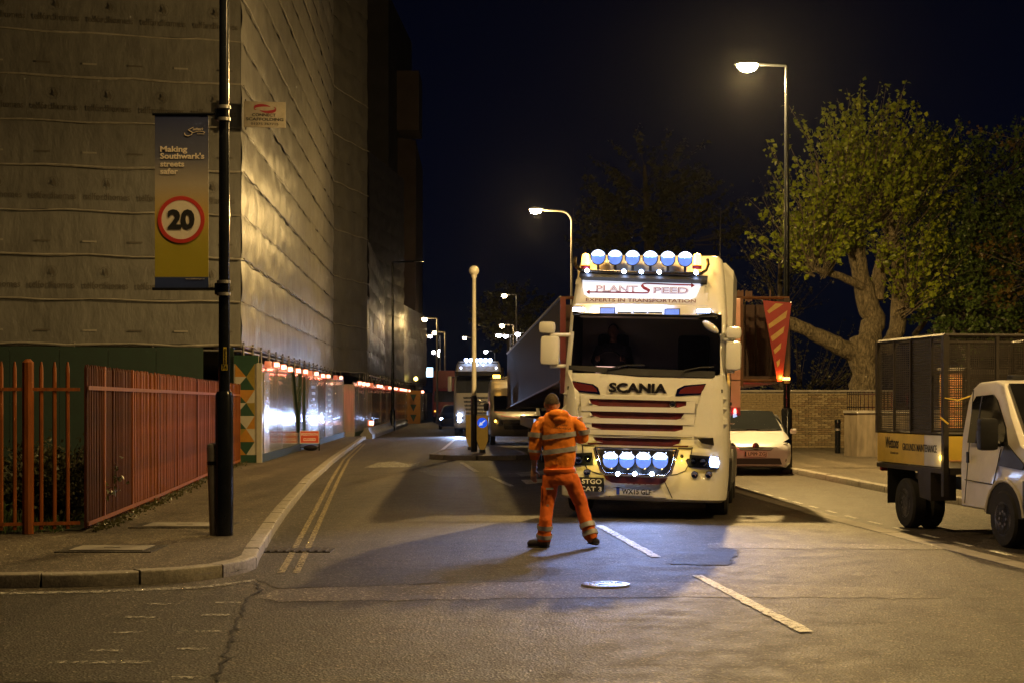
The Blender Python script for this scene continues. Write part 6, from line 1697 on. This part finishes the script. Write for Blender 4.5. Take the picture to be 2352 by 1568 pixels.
def remesh(o, vox=.012, smooth=6):
    m = o.modifiers.new('remesh', 'REMESH'); m.mode = 'VOXEL'; m.voxel_size = vox; m.use_smooth_shade = True
    s = o.modifiers.new('smooth', 'SMOOTH'); s.factor = .5; s.iterations = smooth
    return o
def folds(o, strength, size=.09, seed=0):
    tx = bpy.data.textures.new('cloth folds', 'CLOUDS'); tx.noise_scale = size; tx.noise_depth = 2
    d = o.modifiers.new('folds', 'DISPLACE'); d.texture = tx; d.strength = strength; d.mid_level = .5; d.texture_coords = 'LOCAL'
    return o
pe = thing('person', 'man in orange hi-vis hoodie and trousers walking away towards the cream lorry', 'person', ((1285 - CX) * ps, PY, 0))
# --- body: one continuous figure (head, neck, trunk, arms, hands, legs)
bd = MB()
hc = Q(1268, 926, .03)
bd.ell(hc + Vector((0, .0, .0)), (.083, .100, .118), 22, 16)
bd.ell(hc + Vector((-.012, .045, -.07)), (.06, .065, .06), 16, 10)           # jaw
bd.path([hc + Vector((-.03, .094, .015)), hc + Vector((-.036, .122, -.022)), hc + Vector((-.034, .10, -.034))], [.010, .018, .012], 8)   # nose
for s in (-1, 1):
    bd.ell(hc + Vector((s * .084, .012, -.012)), (.012, .026, .036), 10, 8)    # ears
bd.path([hc + Vector((0, -.01, -.05)), Q(1276, 958, 0), Q(1283, 985, 0)], [.062, .066, .10], 14)
bd.rings([ring_el(Q(u, v), rx, ry, 18) for u, v, rx, ry in ((1283, 958, .15, .09), (1285, 985, .19, .115), (1286, 1020, .18, .115), (1286, 1060, .165, .11), (1286, 1085, .17, .12))])
for leg in (((1264, 1082, .0), (1257, 1160, -.02), (1253, 1232, .02)), ((1308, 1082, .0), (1334, 1155, .02), (1356, 1228, -.03))):
    bd.path([Q(*leg[0]), Q(*leg[1]), Q(*leg[2])], [.08, .05, .036], 14)
# arms: the hanging one with open hand, the other bent in front of the chest
bd.path([Q(1243, 962, 0), Q(1229, 1030, .0), Q(1227, 1066, .02), Q(1226, 1078, .025)], [.058, .046, .032, .028], 12)
bd.path([Q(1326, 958, 0), Q(1338, 1008, .02), Q(1322, 1006, .22), Q(1316, 1000, .27)], [.058, .046, .034, .028], 12)
def hand(o, d, side_, palm_n, curl):
    """palm with four unequal curled fingers and a thumb leaving its side"""
    d = Vector(d).normalized(); n = Vector(palm_n).normalized(); s_ = d.cross(n).normalized() * side_
    bd.path([o - d * .02, o + d * .03, o + d * .085], [.026, .036, .034], 10, flat=.55) if abs(n.x) > .5 else bd.path([o - d * .02, o + d * .03, o + d * .085], [.03, .034, .034], 10)
    for k, L in enumerate((.070, .080, .076, .060)):
        b0 = o + d * .080 + s_ * (.030 - .020 * k)
        b1 = b0 + (d + n * curl * .4).normalized() * L * .45; b2 = b1 + (d * .8 + n * curl).normalized() * L * .32; b3 = b2 + (d * .45 + n * curl * 1.2).normalized() * L * .28
        bd.path([b0 - d * .02, b0, b1, b2, b3], [.0095, .0098, .0092, .0085, .0065], 8)
    t0 = o + d * .022 + s_ * .032; t1 = t0 + (d * .6 + s_ * .75 + n * .2).normalized() * .04; t2 = t1 + (d * .95 + s_ * .15 + n * .3).normalized() * .035
    bd.path([o + d * .01 + s_ * .012, t0, t1, t2], [.015, .0135, .0115, .0085], 8)
hand(Q(1226, 1078, .025), (-.05, .0, -1), 1, (.5, .8, 0), .55)
hand(Q(1316, 1000, .27), (-.6, .75, .2), 1, (-.3, -.2, -.9), .6)
for leg in ((1253, 1232, .02), (1356, 1228, -.03)): bd.ell(Q(leg[0], leg[1] + 8, leg[2]), (.05, .06, .05), 12, 8)
body = bd.build('body', M['skin'], pe, ang=0); remesh(body, .0055, 2)
for s in (-1, 1):
    MB().ell(hc + Vector((s * .032 - .02, .088, .012)), (.013, .010, .009), 10, 6).build('eye', M['white'], pe)
    MB().path([hc + Vector((s * .032 - .045, .096, .034)), hc + Vector((s * .032, .098, .037))], [.005, .004], 5).build('eyebrow', M['hair'], pe)
MB().path([hc + Vector((-.05, .094, -.060)), hc + Vector((-.028, .106, -.063)), hc + Vector((-.005, .098, -.060))], [.004, .006, .004], 6).build('mouth', M['red_letter'], pe)
# cropped hair as a close cap
hm = MB()
def hairpt(u, v):
    th = math.pi * (.02 + .49 * v); ph = 2 * math.pi * u
    f = 1.0 if math.sin(ph) < .35 else (1 - .34 * (math.sin(ph) - .35))
    th *= f
    return hc + Vector((math.sin(th) * math.cos(ph) * .0885, math.sin(th) * math.sin(ph) * .1055, math.cos(th) * .1235))
hm.grid(hairpt, 30, 14)
hr = hm.build('hair', M['hair'], pe, ang=0); weld(hr, 80); solid(hr, .004)
# --- hoodie
hd_ = MB()
tors = [(1284, 1082, .158, .122, .02), (1285, 1068, .175, .132, .02), (1286, 1050, .187, .138, .0), (1285, 1020, .190, .136, .0), (1283, 990, .197, .132, .0), (1282, 966, .190, .120, .0), (1281, 952, .155, .102, 0), (1278, 945, .10, .085, 0)]
hd_.rings([ring_el(Q(u, v), rx, ry, 26, tilt=t, sq=.85) for u, v, rx, ry, t in tors])
hd_.path([Q(1260, 968, 0), Q(1247, 969, 0), Q(1238, 980, 0), Q(1232, 1002, 0), Q(1229, 1028, .0), Q(1228, 1040, .0), Q(1228, 1050, .01)], [.07, .080, .084, .082, .076, .070, .052], 16)
hd_.path([Q(1306, 968, 0), Q(1319, 969, 0), Q(1329, 980, 0), Q(1336, 994, .0), Q(1339, 1006, .02), Q(1332, 1006, .12), Q(1324, 1003, .2)], [.07, .080, .082, .079, .074, .066, .05], 16)
# hood lying on the back and round the neck
hood = [Q(1279, 944, 0) + Vector((.105 * math.cos(a), .085 * math.sin(a), .018 * math.sin(a))) for a in [k * 2 * math.pi / 18 for k in range(19)]]
hd_.path(hood, .038, 10, caps=False)
hd_.ell(Q(1282, 950, -.09), (.125, .065, .06), 18, 10)
hd_.ell(Q(1285, 961, -.11), (.085, .05, .05), 16, 9)
ho = hd_.build('hoodie', M['hiviz'], pe, ang=0); remesh(ho, .0085, 12); folds(ho, .014, .08)
# knitted hem and cuff
MB().rings([ring_el(Q(1285, v), .176 + e, .136 + e, 26, .02, sq=.85) for v, e in ((1074, .004), (1076, .012), (1082, .012), (1085, .004))]).build('hem', M['hiviz_trouser'], pe)
MB().path([Q(1228, 1042, .0), Q(1228, 1047, .005), Q(1228, 1054, .01)], [.060, .058, .050], 16).build('cuff', M['hiviz_trouser'], pe)
def tband(v0, h, e, tl):
    def at_(v):
        for a, b in zip(tors, tors[1:]):
            if b[1] <= v <= a[1]:
                f = (v - a[1]) / (b[1] - a[1]); return [p + (q - p) * f for p, q in zip(a, b)]
    rr = []
    for v in (v0 + h / 2, v0, v0 - h / 2):
        u, vv, rx, ry, t = at_(v); rr.append(ring_el(Q(u, vv), rx + e, ry + e, 30, tilt=tl, sq=.85))
    o = MB().rings(rr, caps=False).build('reflective_band', M['reflective'], pe, ang=60); solid(o, .003, 1); folds(o, .012, .08)
tband(999, 11, .012, R(7)); tband(1033, 11, .012, R(8))
def lband(a, b, r0, r1, m='reflective'):
    o = MB().path([a, (a + b) / 2, b], [r0, (r0 + r1) / 2 + .001, r1], 20, caps=False).build('reflective_band', M[m], pe, ang=60); solid(o, .003, 1)
lband(Q(1231.5, 992, 0), Q(1230.5, 1003, 0), .092, .090)
lband(Q(1229, 1032, 0), Q(1228.5, 1038, 0), .080, .077)
lband(Q(1337, 984, .0), Q(1338.5, 995, .01), .089, .087)
# --- trousers
tm = MB()
tm.rings([ring_el(Q(u, v), rx, ry, 24, sq=.85) for u, v, rx, ry in ((1286, 1070, .165, .122), (1286, 1085, .178, .135), (1287, 1102, .185, .140), (1288, 1112, .17, .12))])
tm.path([Q(1266, 1092, 0), Q(1262, 1125, .0), Q(1257, 1160, .01), Q(1253, 1195, -.015), Q(1250, 1225, -.0), Q(1250, 1243, .0)], [.102, .092, .080, .077, .080, .078], 18)
tm.path([Q(1308, 1092, 0), Q(1322, 1125, .0), Q(1334, 1155, .02), Q(1344, 1190, -.0), Q(1354, 1222, -.03), Q(1358, 1236, -.03)], [.102, .092, .082, .078, .079, .076], 18)
tr_ = tm.build('trousers', M['hiviz_trouser'], pe, ang=0); remesh(tr_, .0085, 5); folds(tr_, .018, .09)
for a, b in (((1251.5, 1204), (1251, 1214)), ((1250.5, 1225), (1250, 1234))): lband(Q(*a, -.01), Q(*b, -.0), .091, .091)
for a, b in (((1347.5, 1200), (1350.5, 1210)), ((1353.5, 1218), (1356.5, 1228))): lband(Q(*a, -.012), Q(*b, -.028), .090, .089)
MB().box(0, 0, 0, .085, .012, .022).build('reflective_band', M['reflective'], pe, Q(1262, 1120, -.098), (0, 0, R(-6)))
MB().bbox(0, 0, 0, .012, .13, .17, .005).build('cargo_pocket', M['hiviz_trouser'], pe, Q(1244, 1132, .0))
# --- boots
for (u, v, dy, toe, lift) in ((1252, 1256, .0, (-.20, .10), 0), (1358, 1247, -.03, (.075, .17), 12)):
    b0 = Q(u, 0, dy); z0 = .0 if not lift else .045
    h_ = Vector((b0.x, b0.y, z0)); tv = Vector((toe[0], toe[1], 0))
    mb = MB()
    mb.path([h_ + Vector((0, 0, .13)), h_ + Vector((0, 0, .07))], [.058, .062], 12)
    mb.path([h_ - tv * .22 + Vector((0, 0, .05)), h_ + Vector((0, 0, .055)), h_ + tv * .45 + Vector((0, 0, .05 - (.018 if lift else 0))), h_ + tv * .86 + Vector((0, 0, .042 - (.03 if lift else 0))), h_ + tv + Vector((0, 0, .038 - (.034 if lift else 0)))], [.040, .050, .052, .046, .028], 12)
    bo_ = mb.build('boot', M['boot'], pe, ang=0); remesh(bo_, .009, 4)
    MB().path([h_ - tv * .2 + Vector((0, 0, .012)), h_ + tv * .45 + Vector((0, 0, .011 - (.014 if lift else 0))), h_ + tv * .95 + Vector((0, 0, .010 - (.02 if lift else 0)))], [.044, .05, .036], 12, flat=.25).build('sole', M['black'], pe)
# lettering across the shoulders, wrist watch
text('Inter County', M['black'], pe, Q(1288, 976, -.166), (R(86), R(3), 0), h=.022, w=.145, bold=.01)
text('Pilot Services Ltd', M['black'], pe, Q(1290, 984, -.164), (R(86), R(3), 0), h=.022, w=.20, bold=.01)
MB().path([Q(1227, 1069, .02), Q(1227, 1073, .022)], [.036, .035], 14).build('wrist_watch', M['steel'], pe)

# --- driver behind the windscreen of the cream lorry (in its seat)
dr = thing('person', 'driver in dark clothes seated at the wheel of the cream lorry', 'person')
wm_ = tr.matrix_basis.copy() if hasattr(tr, 'matrix_basis') else None
dr.location = tr.location; dr.rotation_euler = tr.rotation_euler
db = MB(); ox = -.60
db.ell((ox, 1.36, 2.76), (.078, .095, .115), 18, 12); db.ell((ox, 1.30, 2.70), (.05, .05, .05), 12, 8)
db.path([(ox, 1.27, 2.765), (ox, 1.245, 2.735), (ox, 1.26, 2.725)], [.01, .016, .01], 8)
for s in (-1, 1): db.ell((ox + s * .08, 1.37, 2.75), (.012, .024, .034), 10, 7)
db.path([(ox, 1.38, 2.68), (ox, 1.4, 2.58)], [.055, .06], 12)
db.rings([[Vector((ox + rx * math.cos(a), 1.42 + ry * math.sin(a), z)) for a in [k * math.pi / 9 for k in range(18)]] for z, rx, ry in ((2.08, .19, .14), (2.3, .19, .14), (2.5, .22, .12), (2.58, .16, .09))])
for s in (-1, 1):
    db.path([(ox + s * .21, 1.4, 2.5), (ox + s * .26, 1.25, 2.3), (ox + s * .2, 1.02, 2.33)], [.06, .05, .034], 10)
    db.path([(ox + s * .2, 1.02, 2.33), (ox + s * .19, .96, 2.35)], [.034, .04], 8)
    for k in range(4): db.path([(ox + s * .19, .95, 2.37 - .02 * k), (ox + s * .17, .925, 2.37 - .02 * k), (ox + s * .155, .95, 2.37 - .02 * k)], [.01, .01, .008], 6)
    db.path([(ox + s * .17, .97, 2.37), (ox + s * .16, .95, 2.40)], [.012, .009], 6)
    db.path([(ox + s * .1, 1.4, 2.12), (ox + s * .13, 1.0, 2.16), (ox + s * .13, .85, 1.93)], [.09, .07, .05], 10)
dbo = db.build('body', M['skin'], dr, ang=0); remesh(dbo, .009, 3)
dj = MB()
dj.rings([[Vector((ox + rx * math.cos(a), 1.42 + ry * math.sin(a), z)) for a in [k * math.pi / 9 for k in range(18)]] for z, rx, ry in ((2.06, .21, .16), (2.3, .21, .16), (2.5, .24, .14), (2.59, .17, .10))])
for s in (-1, 1): dj.path([(ox + s * .2, 1.4, 2.51), (ox + s * .26, 1.25, 2.3), (ox + s * .21, 1.05, 2.33)], [.078, .066, .05], 12)
djo = dj.build('jacket', mat('dark jacket', (.05, .045, .05), .8), dr, ang=0); remesh(djo, .012, 3)
dh = MB().ell((ox, 1.375, 2.785), (.083, .095, .10), 16, 10).build('hair', M['hair'], dr)

# ================================================================ ADDED HAZE, IMITATING LENS GLOW
hz_ = MB().box(0, 120, 20, 300, 320, 42).build('haze', None, None, ang=0)
hm_ = bpy.data.materials.new('added thin haze'); hm_.use_nodes = True
ht = hm_.node_tree; ht.nodes.clear()
ho_ = ht.nodes.new('ShaderNodeOutputMaterial'); pv = ht.nodes.new('ShaderNodeVolumePrincipled')
pv.inputs['Color'].default_value = (0.8, 0.85, 0.95, 1); pv.inputs['Density'].default_value = 0.000032; pv.inputs['Anisotropy'].default_value = 0.9
ht.links.new(pv.outputs[0], ho_.inputs['Volume'])
hz_.data.materials.append(hm_); hz_['kind'] = 'stuff'; hz_['label'] = 'added thin haze imitating lens glow round the lamps'; hz_['category'] = 'haze'
scene.cycles.volume_bounces = 0
